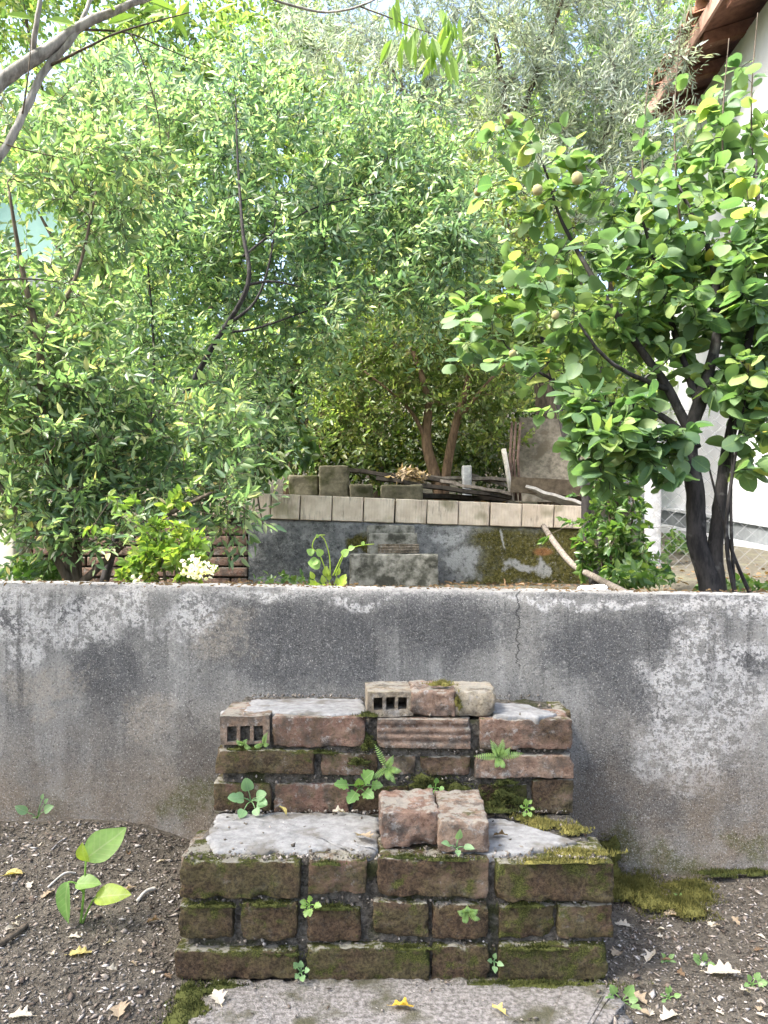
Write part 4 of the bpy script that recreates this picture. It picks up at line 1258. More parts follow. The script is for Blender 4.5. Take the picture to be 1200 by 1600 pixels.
# left shrub close behind the wall
tree('pomegranate_bush', 'leafy green bush with many thin stems behind the left end of the front wall', P(115, 912, 3.05),
     [[(P(118, 915, 3.05), .030), (P(100, 830, 3.05), .024), (P(70, 690, 3.0), .019), (P(62, 540, 2.95), .015), (P(35, 420, 2.95), .010), (P(15, 300, 2.9), .005)],
      [(P(122, 912, 3.08), .022), (P(130, 820, 3.1), .018), (P(190, 720, 3.2), .012), (P(250, 640, 3.3), .006)],
      [(P(110, 912, 3.02), .018), (P(60, 830, 2.95), .014), (P(0, 760, 2.9), .010), (P(-60, 640, 2.9), .006)],
      [(P(128, 910, 3.0), .016), (P(220, 830, 2.95), .010), (P(330, 770, 2.9), .006)],
      [(P(62, 540, 2.95), .010), (P(120, 430, 3.0), .007), (P(150, 300, 3.1), .004)]],
     [(60, 650, 3.1, 170, 170, .40), (240, 700, 3.2, 190, 120, .40), (60, 420, 3.2, 150, 150, .35), (370, 710, 3.1, 70, 100, .25), (110, 250, 3.3, 200, 150, .35), (-120, 500, 3.0, 120, 260, .4, .6), (190, 790, 3.0, 150, 50, .25), (60, 800, 2.95, 110, 60, .22, 1.3), (330, 800, 3.0, 60, 50, .18, 1.2), (150, 830, 2.85, 130, 30, .15, 1.4), (340, 800, 2.95, 60, 50, .15, 1.2), (50, 840, 2.85, 80, 40, .15, 1.4)],
     980, 22, .047, LANCE, M['lf_pom'], M['bark_mid'], 21, .065, .5, .12, 'bush', None, MINT_GAP)

# second shrub with the dark crooked limb
tree('crooked_tree', 'green small-leaved tree with a dark crooked limb left of the centre', P(170, 905, 3.8),
     [[(P(165, 912, 3.8), 0.0245), (P(200, 780, 3.8), 0.0187), (P(268, 652, 3.75), 0.0151), (P(330, 545, 3.72), 0.0137), (P(386, 446, 3.7), 0.0115), (P(380, 360, 3.75), 0.0086), (P(372, 250, 3.85), 0.0058), (P(368, 150, 3.95), 0.0029)],
      [(P(386, 446, 3.7), 0.0079), (P(425, 440, 3.75), 0.0058), (P(470, 448, 3.85), 0.0029)],
      [(P(350, 510, 3.72), 0.0086), (P(400, 470, 3.8), 0.0065), (P(425, 390, 3.85), 0.0050), (P(432, 300, 3.95), 0.0029)],
      [(P(345, 520, 3.72), 0.0072), (P(410, 510, 3.9), 0.0050), (P(520, 470, 4.1), 0.0029)],
      [(P(230, 720, 3.8), 0.0115), (P(240, 560, 4.0), 0.0072), (P(230, 400, 4.1), 0.0043)],
      [(P(380, 400, 3.75), 0.0065), (P(480, 330, 4.1), 0.0043), (P(600, 300, 4.3), 0.0029)]],
     [(370, 330, 4.15, 170, 200, .35), (230, 430, 4.2, 150, 180, .35), (480, 470, 4.2, 130, 150, .30), (610, 370, 4.4, 150, 170, .35), (400, 630, 4.2, 90, 100, .3), (290, 170, 4.3, 210, 110, .35), (120, 560, 4.2, 150, 160, .3, .5), (680, 300, 4.6, 130, 150, .3), (690, 460, 4.5, 110, 130, .3), (560, 260, 4.5, 120, 130, .3)],
     1050, 25, .049, LANCE, M['lf_pom2'], M['bark_dark'], 22, .080, .5, .12, 'tree', None, MINT_GAP)

# forked brown tree on the upper terrace
tree('forked_tree', 'small-leaved tree with two brown trunks forking behind the coping', P(688, 782, 5.45),
     [[(P(690, 800, 5.45), .050), (P(680, 745, 5.45), .042), (P(668, 690, 5.45), .036), (P(668, 620, 5.5), .028), (P(640, 520, 5.6), .018), (P(620, 420, 5.7), .008)],
      [(P(692, 798, 5.46), .046), (P(698, 735, 5.45), .034), (P(715, 650, 5.4), .028), (P(745, 550, 5.45), .018), (P(770, 430, 5.6), .008)],
      [(P(668, 700, 5.45), .020), (P(640, 640, 5.45), .012), (P(570, 580, 5.6), .006)],
      [(P(712, 660, 5.4), .016), (P(760, 600, 5.3), .010), (P(800, 560, 5.3), .005)]],
     [(640, 500, 5.6, 190, 110, .6), (760, 410, 5.7, 170, 160, .5), (560, 580, 5.7, 110, 80, .4), (720, 600, 5.5, 110, 60, .4), (560, 400, 5.8, 140, 110, .4), (660, 320, 5.8, 160, 110, .4), (770, 660, 5.5, 60, 70, .25, 2.0), (540, 660, 5.5, 80, 60, .25, 2.0), (480, 690, 5.3, 50, 50, .2, 1.6), (640, 620, 5.4, 120, 40, .25, 1.5)],
     800, 36, .040, OVAL, M['lf_small'], M['bark_brown'], 23, .085, .5, .05, 'tree')

# silver olive tree
tree('olive_tree', 'tall silver grey olive tree filling the top centre behind the house eave', P(850, 780, 6.4),
     [[(P(858, 790, 6.4), .10), (P(850, 600, 6.4), .08), (P(830, 400, 6.3), .06), (P(800, 220, 6.2), .035), (P(770, 40, 6.1), .015)],
      [(P(840, 480, 6.35), .05), (P(920, 300, 6.3), .03), (P(970, 120, 6.3), .012)],
      [(P(830, 400, 6.3), .045), (P(700, 250, 6.2), .025), (P(600, 90, 6.2), .010)],
      [(P(800, 220, 6.2), .03), (P(860, 60, 6.1), .015), (P(900, -80, 6.1), .006)]],
     [(760, 80, 6.1, 230, 150, .6), (950, 130, 6.2, 150, 190, .55), (600, 90, 6.3, 130, 110, .5), (860, 290, 6.2, 170, 110, .5), (1000, 330, 6.2, 120, 140, .4, .7), (800, -120, 6.1, 300, 130, .8, .7), (520, 60, 6.4, 110, 120, .4), (700, 180, 6.3, 160, 80, .4)],
     860, 40, .068, SLIM, M['lf_olive'], M['bark_mid'], 24, .085, .35, .0, 'tree')

# background trees on the slope
def back_tree(label, bx, by_d, crown, n_t, per, size, mat, seed, tmpl=OVAL, bark='bark_mid'):
    x = (bx - 600) / F * by_d
    zb = float(terrace_z(np.array([x]), np.array([by_d]))[0])
    base = Vector((x, by_d, zb - .1))
    top = P(crown[0][0], crown[0][1], crown[0][2])
    mid = base.lerp(top, .5) + Vector((.15, 0, 0))
    limbs = [[(base, .11), (mid, .07), (top, .02)]]
    for b in crown[1:]:
        e = P(b[0], b[1], b[2]); s = base.lerp(mid, .8)
        limbs.append([(s, .05), (s.lerp(e, .5) + Vector((0, 0, .15)), .03), (e, .01)])
    tree('slope_tree', label, base, limbs, crown, n_t, per, size, tmpl, M[mat], M[bark], seed, size * 1.15, .5, .1, 'tree', 'trees on the slope behind the terraces', MINT_GAP, start=0.15)
back_tree('yellow green tree on the slope in the top left corner', 120, 8.3, [(140, 120, 8.3, 220, 200, .9), (60, 330, 8.2, 170, 170, .8), (300, 60, 8.5, 170, 140, .8), (20, -60, 8.3, 250, 120, 1.0)], 420, 36, .075, 'lf_yellow', 31)
back_tree('sunlit yellow tree on the slope left of the centre', 330, 7.6, [(300, 300, 7.6, 190, 170, .7), (420, 170, 7.8, 150, 150, .7), (220, 480, 7.4, 200, 140, .6), (330, 560, 7.2, 130, 120, .5)], 380, 36, .068, 'lf_yellow', 32)
back_tree('light green tree on the slope behind the forked trunks', 580, 8.2, [(570, 300, 8.2, 190, 150, .8), (700, 250, 8.4, 170, 130, .8), (500, 420, 8.0, 170, 140, .6), (690, 450, 8.2, 160, 130, .6)], 400, 36, .070, 'lf_yellow', 33)
back_tree('green tree on the slope behind the fibre sheet', 960, 9.0, [(900, 420, 9.0, 190, 170, .8), (820, 560, 8.6, 150, 130, .6), (1010, 250, 9.4, 190, 170, .9), (960, 60, 9.6, 220, 170, 1.0)], 460, 44, .080, 'lf_back', 34)
back_tree('tall dark brown-leaved conifer-like tree at the top left of the olive', 455, 9.5, [(455, 60, 9.5, 70, 130, .5), (470, 180, 9.5, 60, 80, .4), (450, -80, 9.5, 90, 90, .6)], 180, 50, .075, 'lf_back', 35, LANCE, 'bark_brown')
back_tree('broad green tree far up the slope on the left', 60, 11.0, [(150, 250, 11, 300, 220, 1.2), (-80, 450, 11, 220, 220, 1.0), (320, 420, 10.8, 260, 180, 1.0), (150, 600, 10.5, 300, 120, .9)], 300, 34, .095, 'lf_back', 36)
back_tree('broad green tree far up the slope in the middle', 700, 11.5, [(620, 420, 11.5, 280, 170, 1.1), (760, 560, 11.2, 260, 130, 1.0), (560, 600, 11, 260, 100, .9), (950, 600, 11.2, 200, 110, .9)], 260, 34, .095, 'lf_back', 37)
back_tree('pale yellow tree far up the slope behind the olive', 640, 13.0, [(660, 170, 13, 180, 130, 1.0), (540, 120, 13, 120, 100, .9), (770, 220, 13, 160, 120, 1.0)], 300, 44, .10, 'lf_yellow', 38)

# dark ivy bank under the forked tree
def ivy(name, label, blobs, n, size, mat, seed, tmpl=OVAL, cat='ivy', kind=None, base=None, up=.4):
    rng = np.random.default_rng(seed)
    pos = blob_points(blobs, n, rng, MINT_GAP)
    al = norm(rng.normal(size=pos.shape) + np.array([0, -.6, -.4])); nr = norm(rng.normal(size=pos.shape) * .7 + np.array([0, -.5, up]))
    V, fc = scatter_leaves(pos, al, nr, size * rng.uniform(.6, 1.2, n), tmpl)
    o = obj(name, V, fc, M[mat])
    tag(o, label, cat, None, kind)
    return o
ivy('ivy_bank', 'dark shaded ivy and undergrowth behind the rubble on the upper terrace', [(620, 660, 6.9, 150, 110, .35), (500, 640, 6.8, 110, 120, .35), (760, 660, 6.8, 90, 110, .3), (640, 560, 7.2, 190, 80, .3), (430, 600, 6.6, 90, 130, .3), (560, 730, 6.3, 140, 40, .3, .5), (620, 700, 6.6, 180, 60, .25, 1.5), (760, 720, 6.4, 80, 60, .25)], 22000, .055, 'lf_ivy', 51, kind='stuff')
ivy('undergrowth', 'low green undergrowth covering the slope left of the rubble', [(150, 680, 5.6, 330, 140, .5), (300, 560, 6.3, 260, 130, .5), (0, 520, 6.4, 220, 160, .5), (330, 730, 5.3, 150, 60, .3)], 8000, .060, 'lf_back', 52, kind='stuff')
ivy('undergrowth', 'leafy undergrowth between the fibre sheet and the white house', [(980, 620, 8.0, 160, 120, .5), (900, 560, 7.6, 120, 110, .4)], 5000, .065, 'lf_yellow', 53, kind='stuff')

# vine hanging over the coping
root, _ = tree('climbing_vine', 'large-leaved green vine hanging over the coping left of centre', P(400, 790, 4.75),
     [[(P(390, 800, 4.85), .010), (P(400, 740, 4.7), .008), (P(420, 700, 4.6), .006)], [(P(400, 745, 4.7), .006), (P(405, 790, 4.5), .005), (P(412, 825, 4.45), .003)]],
     [(420, 700, 4.6, 60, 60, .2), (405, 770, 4.48, 36, 55, .08), (370, 700, 4.7, 60, 60, .2), (470, 710, 4.8, 40, 40, .2)],
     70, 9, .085, leaf_simple(.5, .08, .2), M['lf_vine'], M['bark_mid'], 55, .03, .35, .5, 'vine')

# bush with small leaves between stick and fence
tree('sapling', 'bushy green sapling growing between the grey branch and the concrete post', P(955, 905, 3.4),
     [[(P(958, 920, 3.4), .010), (P(955, 850, 3.4), .008), (P(950, 770, 3.4), .004)], [(P(962, 918, 3.4), .008), (P(985, 840, 3.4), .006), (P(990, 770, 3.4), .003)], [(P(952, 918, 3.4), .007), (P(930, 850, 3.45), .004)]],
     [(960, 800, 3.4, 50, 70, .15), (985, 870, 3.35, 40, 50, .12), (935, 860, 3.4, 30, 50, .12)],
     110, 14, .042, OVAL, M['lf_vine'], M['bark_mid'], 56, .022, .5, .15, 'sapling')
tree('slender_tree', 'slim dark trunk leaning right of the fibre sheet', P(925, 905, 4.3),
     [[(P(928, 912, 4.35), .030), (P(918, 820, 4.35), .030), (P(913, 745, 4.35), .028), (P(885, 680, 4.4), .022), (P(868, 610, 4.5), .016), (P(845, 520, 4.6), .008)],
      [(P(890, 690, 4.4), .012), (P(925, 620, 4.5), .008), (P(950, 540, 4.6), .004)]],
     [(850, 520, 4.6, 90, 90, .3), (930, 560, 4.7, 70, 70, .25)],
     90, 22, .045, OVAL, M['lf_small'], M['bark_dark'], 57, .04, .5, .1, 'tree')
# flowering bush at the wall's edge
root, tw = tree('flowering_bush', 'small bush with yellowish leaves and white blossom behind the front wall', P(260, 912, 2.5),
     [[(P(262, 930, 2.5), .006), (P(255, 880, 2.5), .005), (P(250, 830, 2.5), .003)], [(P(266, 930, 2.5), .006), (P(300, 880, 2.48), .003)]],
     [(255, 850, 2.5, 55, 50, .12), (300, 885, 2.45, 45, 30, .10), (220, 890, 2.5, 30, 25, .1)],
     80, 12, .032, OVAL, M['lf_fig'], M['bark_mid'], 58, .018, .5, .1, 'bush')
rng = np.random.default_rng(3)
pos = blob_points([(308, 888, 2.36, 32, 18, .03), (215, 905, 2.4, 14, 10, .03, .5)], 150, rng)
V, fc = scatter_leaves(pos, norm(rng.normal(size=pos.shape)), norm(rng.normal(size=pos.shape) * .5 + np.array([0, -.8, .5])), rng.uniform(.010, .018, len(pos)), leaf_simple(.7, .1, .1))
o = obj('blossom', V, fc, M['petal'], root); o['kind'] = 'stuff'
# low plants along the second terrace
ivy('ground_cover', 'low leafy weeds on the ground by the fence foot', [(1060, 850, 5.2, 40, 18, .2), (1000, 900, 3.0, 60, 14, .15), (1150, 915, 3.2, 60, 12, .15), (60, 890, 3.3, 60, 20, .2), (450, 905, 3.9, 60, 8, .2, .5)], 900, .045, 'lf_vine', 59, kind='stuff', cat='weeds')

# ------------------------------------------------------------------ quince tree with round leaves and fruit
def quince():
    rng = np.random.default_rng(77)
    base = P(1105, 935, 2.55)
    root = empty('quince_tree', base, 'quince tree with dark stems, round leaves and small fruit on the right', 'tree')
    D = 2.55
    limbs = [
        [(P(1112, 945, D), 0.0459), (P(1104, 900, D), 0.0370), (P(1092, 850, D), 0.0326), (P(1082, 770, D), 0.0296), (P(1078, 700, D), 0.0266), (P(1095, 620, D), 0.0222), (P(1120, 520, 2.6), 0.0148), (P(1110, 400, 2.7), 0.0096), (P(1060, 290, 2.8), 0.0044)],
        [(P(1125, 940, D), 0.0333), (P(1118, 860, D), 0.0252), (P(1122, 770, 2.57), 0.0207), (P(1140, 680, 2.6), 0.0185), (P(1165, 560, 2.6), 0.0133), (P(1190, 400, 2.65), 0.0081), (P(1180, 250, 2.7), 0.0037)],
        [(P(1088, 700, D), 0.0192), (P(1045, 610, 2.57), 0.0148), (P(990, 530, 2.6), 0.0118), (P(930, 440, 2.65), 0.0089), (P(880, 350, 2.7), 0.0059), (P(850, 260, 2.7), 0.0030)],
        [(P(1080, 690, D), 0.0148), (P(1010, 640, 2.6), 0.0104), (P(920, 625, 2.65), 0.0074), (P(840, 580, 2.7), 0.0052), (P(790, 540, 2.75), 0.0030)],
        [(P(1095, 640, D), 0.0148), (P(1060, 540, 2.62), 0.0104), (P(1030, 430, 2.7), 0.0074), (P(1000, 330, 2.75), 0.0044), (P(985, 260, 2.8), 0.0022)],
        [(P(1140, 660, 2.6), 0.0118), (P(1230, 560, 2.6), 0.0089), (P(1300, 450, 2.6), 0.0044)],
        [(P(1045, 610, 2.57), 0.0096), (P(960, 570, 2.5), 0.0067), (P(900, 500, 2.5), 0.0037)],
        [(P(1075, 720, D), 0.0089), (P(1010, 690, 2.5), 0.0059), (P(970, 700, 2.45), 0.0037)],
    ]
    L = []
    for i, ctrl in enumerate(limbs):
        pp, rr = smooth_path(ctrl, 8)
        pp = [p + Vector(mnoise.noise_vector(p * 5 + Vector((i, 3, 0)))) * min(.012, rr[k] * .5) for k, p in enumerate(pp)]
        L.append((pp, rr))
        V, fc = tube(pp, rr, 10)
        V = roughen(np.array([tuple(v) for v in V]), i, .003, 30)
        obj('trunk' if i == 0 else 'limb', V, fc, M['bark_dark'], root, True)
    for (a, b, c, r) in [((1150, 935, 2.5), (1135, 820, 2.5), (1165, 620, 2.5), .008), ((1148, 935, 2.52), (1142, 780, 2.5), (1150, 640, 2.55), .006), ((1175, 935, 2.55), (1140, 850, 2.52), (1105, 720, 2.5), .007)]:
        pp, rr = smooth_path([(P(*a), r), (P(*b), r * .8), (P(*c), r * .4)], 8)
        L.append((pp, rr)); V, fc = tube(pp, rr, 7)
        obj('sucker', V, fc, M['bark_dark'], root, True)
    # upright shoots at the top right
    for (x, y0, y1, d) in [(1135, 330, 60, 2.75), (1010, 340, 120, 2.85), (1180, 300, 20, 2.8), (1060, 320, 40, 2.9)]:
        pp, rr = smooth_path([(P(x + 20, y0 + 120, d), .006), (P(x, y0, d), .004), (P(x - 6, (y0+y1)/2, d), .003), (P(x + 4, y1, d), .0015)], 7)
        L.append((pp, rr)); V, fc = tube(pp, rr, 6)
        obj('shoot', V, fc, M['bark_mid'], root, True)
    blobs = [(850, 290, 2.72, 110, 100, .22), (960, 400, 2.75, 170, 130, .32), (1110, 400, 2.75, 150, 150, .38), (840, 560, 2.7, 110, 50, .2),
             (985, 690, 2.48, 75, 65, .14), (1210, 560, 2.7, 120, 150, .35), (1120, 200, 2.85, 110, 130, .14, 1.3), (770, 440, 2.8, 60, 80, .15, .7), (900, 490, 2.6, 130, 70, .22),
             (1160, 690, 2.5, 60, 60, .12, .5), (1050, 560, 2.7, 130, 80, .3, .5), (1040, 300, 2.85, 150, 60, .2), (815, 225, 2.7, 70, 45, .12, 1.6), (985, 690, 2.45, 110, 85, .13, 3.0), (1185, 700, 2.5, 55, 70, .10, 4.0), (1200, 380, 2.6, 80, 150, .2, 1.5), (1100, 520, 2.6, 120, 90, .2, .6), (960, 560, 2.65, 130, 60, .15, 1.0), (1150, 610, 2.55, 70, 60, .12, 2.0), (920, 690, 2.5, 50, 40, .08, 3.0), (920, 630, 2.5, 100, 45, .12, 2.0), (750, 520, 2.75, 55, 70, .15, 2.5), (1190, 560, 2.62, 80, 110, .2, 1.4), (1080, 470, 2.7, 150, 110, .25, .8), (1180, 420, 2.6, 70, 200, .2, 1.0)]
    T = blob_points(blobs, 800, rng)
    tw = grow(L, T, rng, .10, .012)
    V, fc = twig_mesh(tw, 5)
    o = obj('twigs', V, fc, M['bark_dark'], root, True); o['kind'] = 'stuff'
    # leaves sit alternately along the last part of each twig
    pos = []; al = []; nr = []; sz = []
    allt = list(tw) + [(np.array([tuple(p) for p in pp[8:]]), rr) for pp, rr in L[-4:] for _ in range(2)]
    for pts, rr in allt:
        m = len(pts); k = 5 if m < 8 else 9
        for j in range(k):
            t = min(.999, (.30 if m < 8 else .0) + .72 * (j + rng.random() * .6) / k)
            x = t * (m - 1); i = int(x); f = x - i
            p = pts[i] * (1 - f) + pts[i+1] * f
            tan = pts[i+1] - pts[i]; tan = tan / max(np.linalg.norm(tan), 1e-6)
            side = np.cross(tan, np.array([0, 0, 1.0])); side /= max(np.linalg.norm(side), 1e-6)
            dirv = tan * .5 + side * (1 if j % 2 else -1) * rng.uniform(.5, 1.1) + rng.normal(size=3) * .35 + np.array([0, -.12, -.12])
            dirv /= np.linalg.norm(dirv)
            pos.append(p + dirv * rng.uniform(.006, .016)); al.append(dirv)
            nr.append(np.array([0, -.25, .85]) + rng.normal(size=3) * .55); sz.append(rng.uniform(.030, .078))
    pos = np.array(pos); al = np.array(al); nr = np.array(nr); sz = np.array(sz)
    # those that show largest are leaves of their own
    inside = (np.abs(pos[:, 0] / pos[:, 1] * F) < 600) & (pos[:, 2] < EYE + HOR / F * pos[:, 1])
    score = sz / pos[:, 1] - (~inside) * 10
    order = np.argsort(-score)
    tm = [leaf_round(.78, .16, .16), leaf_round(.84, .04, .32), leaf_round(.70, .24, .06), leaf_round(.80, -.06, .26), leaf_round(.74, .12, -.10)]
    tm = [(roughen(T_, i_, .035, 2.6), f_) for i_, (T_, f_) in enumerate(tm)]
    meshes = [make_mesh('leaf', T_, [list(f) for f in fc_], M['lf_quince_big'], True) for T_, fc_ in tm]
    big = order[:300]; rest = order[300:]
    for i in big:
        a = Vector(al[i]).normalized(); n = Vector(nr[i]); n = (n - a * n.dot(a)).normalized(); b = a.cross(n)
        mat = Matrix((b, a, n)).transposed().to_4x4()
        o = bpy.data.objects.new('leaf', meshes[i % 5]); COL.objects.link(o)
        o.location = pos[i]; o.rotation_euler = mat.to_euler(); o.scale = (sz[i],) * 3
        adopt(o, root)
    parts = [scatter_leaves(pos[rest[k::5]], al[rest[k::5]], nr[rest[k::5]], sz[rest[k::5]], tm[k]) for k in range(5)]
    offs = np.cumsum([0] + [len(p[0]) for p in parts[:-1]])
    V = np.concatenate([p[0] for p in parts]); fc = np.concatenate([p[1] + o_ for p, o_ in zip(parts, offs)])
    o = obj('crown', V, fc, M['lf_quince'], root, True); o['kind'] = 'stuff'
    # fruit
    for (x, y, d, r) in [(840, 297, 2.52, .0165), (902, 279, 2.52, .019), (795, 186, 2.66, .016), (801, 553, 2.6, .013), (746, 300, 2.75, .013), (868, 492, 2.45, .013)]:
        V, fc = rounded_box((2*r, 2*r, 2.2*r), r * .98, (3, 3, 3))
        V = roughen(V, x, r * .12, 1 / r * .6)
        f_ = obj('fruit', V, fc, M['fruit'], root, True, loc=P(x, y, d))
        c = P(x, y, d); V, fc = tube([c + Vector((0, .004, r * .8)), c + Vector((.004, .02, r * 1.8)), c + Vector((.006, .05, r * 2.4))], .0018, 5)
        obj('stalk', V, fc, M['bark_mid'], root, True)
    return root
# per-leaf colour of single leaves comes from the object, that of the joined crown from each leaf's island
def quince_big_mat():
    t = NT('round_quince_leaf_single')
    c = t.ramp(t.orand(), [(0, (0.062, 0.120, 0.062)), (0.45, (0.106, 0.177, 0.091)), (0.85, (0.155, 0.230, 0.108)), (0.985, (0.22, 0.28, 0.095)), (1, (0.36, 0.35, 0.10))])
    x, y, z = t.xyz(t.co())
    rib = t.maprange(t.math('ABSOLUTE', x), .022, .008, 0, .5)
    vein = t.math('FRACT', t.math('MULTIPLY', t.math('SUBTRACT', y, t.math('MULTIPLY', t.math('ABSOLUTE', x), .7)), 6.5))
    vn = t.maprange(t.math('ABSOLUTE', t.math('SUBTRACT', vein, .5)), .07, .02, 0, .28)
    c = t.mix(t.math('MAXIMUM', rib, vn), c, (0.16, 0.24, 0.10))
    c = t.mix(t.maprange(t.noise(t.co(), 3, 3), .4, .7, 0, .4), c, t.mix(1.0, c, (1.4, 1.3, .8), 'MULTIPLY'))
    p = t.princ(c, .52, None, .35)
    tr = t.n('ShaderNodeBsdfTranslucent'); t.set(tr.inputs['Color'], t.mix(1.0, c, (1.5, 1.75, .9), 'MULTIPLY'))
    mx = t.n('ShaderNodeMixShader'); mx.inputs[0].default_value = .45
    t.t.links.new(p, mx.inputs[1]); t.t.links.new(tr.outputs[0], mx.inputs[2])
    return t.fin(mx.outputs[0])
M['lf_quince_big'] = quince_big_mat()
quince()

# ------------------------------------------------------------------ grey-barked tree reaching in from the left, above
def overhang():
    rng = np.random.default_rng(9)
    base = Vector((-1.75, 1.55, 0.0))
    root = empty('grey_tree', base, 'grey-barked tree whose bare limbs reach in at the top left', 'tree')
    fork = P(-260, 520, 1.85)
    limbs = [
        [(base, .09), (Vector((-1.72, 1.6, .8)), 0.0425), (fork, .055), (P(-120, 260, 1.95), 0.0243), (P(-20, 148, 2.0), 0.0182), (P(60, 88, 2.03), 0.0164), (P(145, 32, 2.06), 0.0121), (P(240, -6, 2.1), 0.0085), (P(400, -70, 2.2), 0.0036)],
        [(fork, .045), (P(-90, 380, 1.95), 0.0182), (P(0, 248, 2.0), 0.0103), (P(40, 172, 2.02), 0.0097), (P(75, 105, 2.04), 0.0091), (P(115, 55, 2.05), 0.0079), (P(150, -20, 2.1), 0.0043)],
        [(P(52, 92, 2.03), 0.0079), (P(56, 40, 2.0), 0.0066), (P(66, -20, 2.0), 0.0048)],
        [(P(80, 102, 2.04), 0.0043), (P(140, 72, 2.0), 0.0030), (P(195, 47, 2.0), 0.0025), (P(300, 18, 2.05), 0.0012)],
        [(P(120, 45, 2.05), 0.0036), (P(200, 52, 2.1), 0.0025), (P(250, 72, 2.15), 0.0018), (P(330, 105, 2.2), 0.0009)],
        [(P(205, 52, 2.1), 0.0025), (P(228, 110, 2.1), 0.0018), (P(246, 175, 2.12), 0.0016), (P(252, 240, 2.15), 0.0007)],
        [(P(-40, 205, 2.0), 0.0025), (P(30, 232, 2.0), 0.0018), (P(115, 250, 2.05), 0.0007)],
        [(P(240, -6, 2.1), 0.0061), (P(380, -20, 2.2), 0.0048), (P(440, 4, 2.25), 0.0036), (P(505, 19, 2.3), 0.0034), (P(560, 10, 2.3), 0.0030), (P(620, -20, 2.3), 0.0018)],
        [(P(560, 9, 2.3), 0.0025), (P(610, 28, 2.3), 0.0018), (P(655, 46, 2.3), 0.0012), (P(710, 62, 2.3), 0.0006)],
        [(P(35, 178, 2.0), 0.0025), (P(45, 110, 1.98), 0.0018), (P(48, 60, 1.98), 0.0012)],
        [(P(-60, 445, 1.97), 0.0030), (P(30, 436, 2.1), 0.0025), (P(90, 440, 2.2), 0.0012)],
    ]
    for i, ctrl in enumerate(limbs):
        pp, rr = smooth_path(ctrl, 8)
        pp = [p + Vector(mnoise.noise_vector(p * 9 + Vector((i, 5, 0)))) * min(.008, rr[k] * .6) for k, p in enumerate(pp)]
        V, fc = tube(pp, rr, 9)
        V = roughen(np.array([tuple(v) for v in V]), i + 3, min(.0025, limbs[i][0][1] * .2), 40)
        obj('trunk' if i == 0 else 'limb', V, fc, M['bark_grey'] if limbs[i][0][1] > .0045 else M['bark_mid'], root, True)
    # long hanging leaves: the few that show are leaves of their own
    T, fc = leaf_simple(.30, .05, .10)
    spots = []
    for _ in range(46):
        x = rng.uniform(612, 722); spots.append((x, rng.uniform(-10, 75) + (20 if x > 660 else 0), rng.uniform(2.25, 2.38), -1))
    for _ in range(14): spots.append((rng.uniform(215, 340), rng.uniform(-20, 30), rng.uniform(2.1, 2.25), 0))
    for _ in range(10): spots.append((rng.uniform(40, 200), rng.uniform(-10, 40), rng.uniform(2.0, 2.15), 0))
    me = make_mesh('leaf', T, [list(f) for f in fc], M['lf_fig'], False)
    for (x, y, d, hang) in spots:
        a = Vector((rng.normal() * .25, rng.normal() * .3, -1)) if hang else Vector((rng.normal(), rng.normal() * .6, -.3 + rng.normal() * .4))
        a.normalize(); n = Vector((rng.normal() * .6, -.8, .4 + rng.normal() * .4)); n = (n - a * n.dot(a)).normalized(); b = a.cross(n)
        o = bpy.data.objects.new('leaf', me); COL.objects.link(o)
        o.location = P(x, y, d); o.rotation_euler = Matrix((b, a, n)).transposed().to_euler(); o.scale = (rng.uniform(.055, .095),) * 3
        adopt(o, root)
    # unseen canopy over the photographer, spread and thickened to shade the foreground
    Tt = np.stack([rng.uniform(-3.6, .3, 520), rng.uniform(-.8, 1.7, 520), rng.uniform(2.6, 3.9, 520)], -1)
    ok = Tt[:, 2] > EYE + 880 / F * Tt[:, 1]
    L = [smooth_path(limbs[0], 8), smooth_path(limbs[2], 8), smooth_path(limbs[7], 8)]
    tw = grow(L, Tt[ok], rng, .1, .010)
    V, fc2 = twig_mesh(tw, 4); o = obj('twigs', V, fc2, M['bark_mid'], root, True); o['kind'] = 'stuff'
    p_, a_, n_ = leaf_places(tw, 20, rng, .08, .3, .6, .4)
    k = p_[:, 2] > EYE + 900 / F * p_[:, 1]
    V, fc2 = scatter_leaves(p_[k], a_[k], n_[k], rng.uniform(.07, .12, k.sum()), (T, fc))
    o = obj('crown', V, fc2, M['lf_fig'], root); o['kind'] = 'stuff'
overhang()

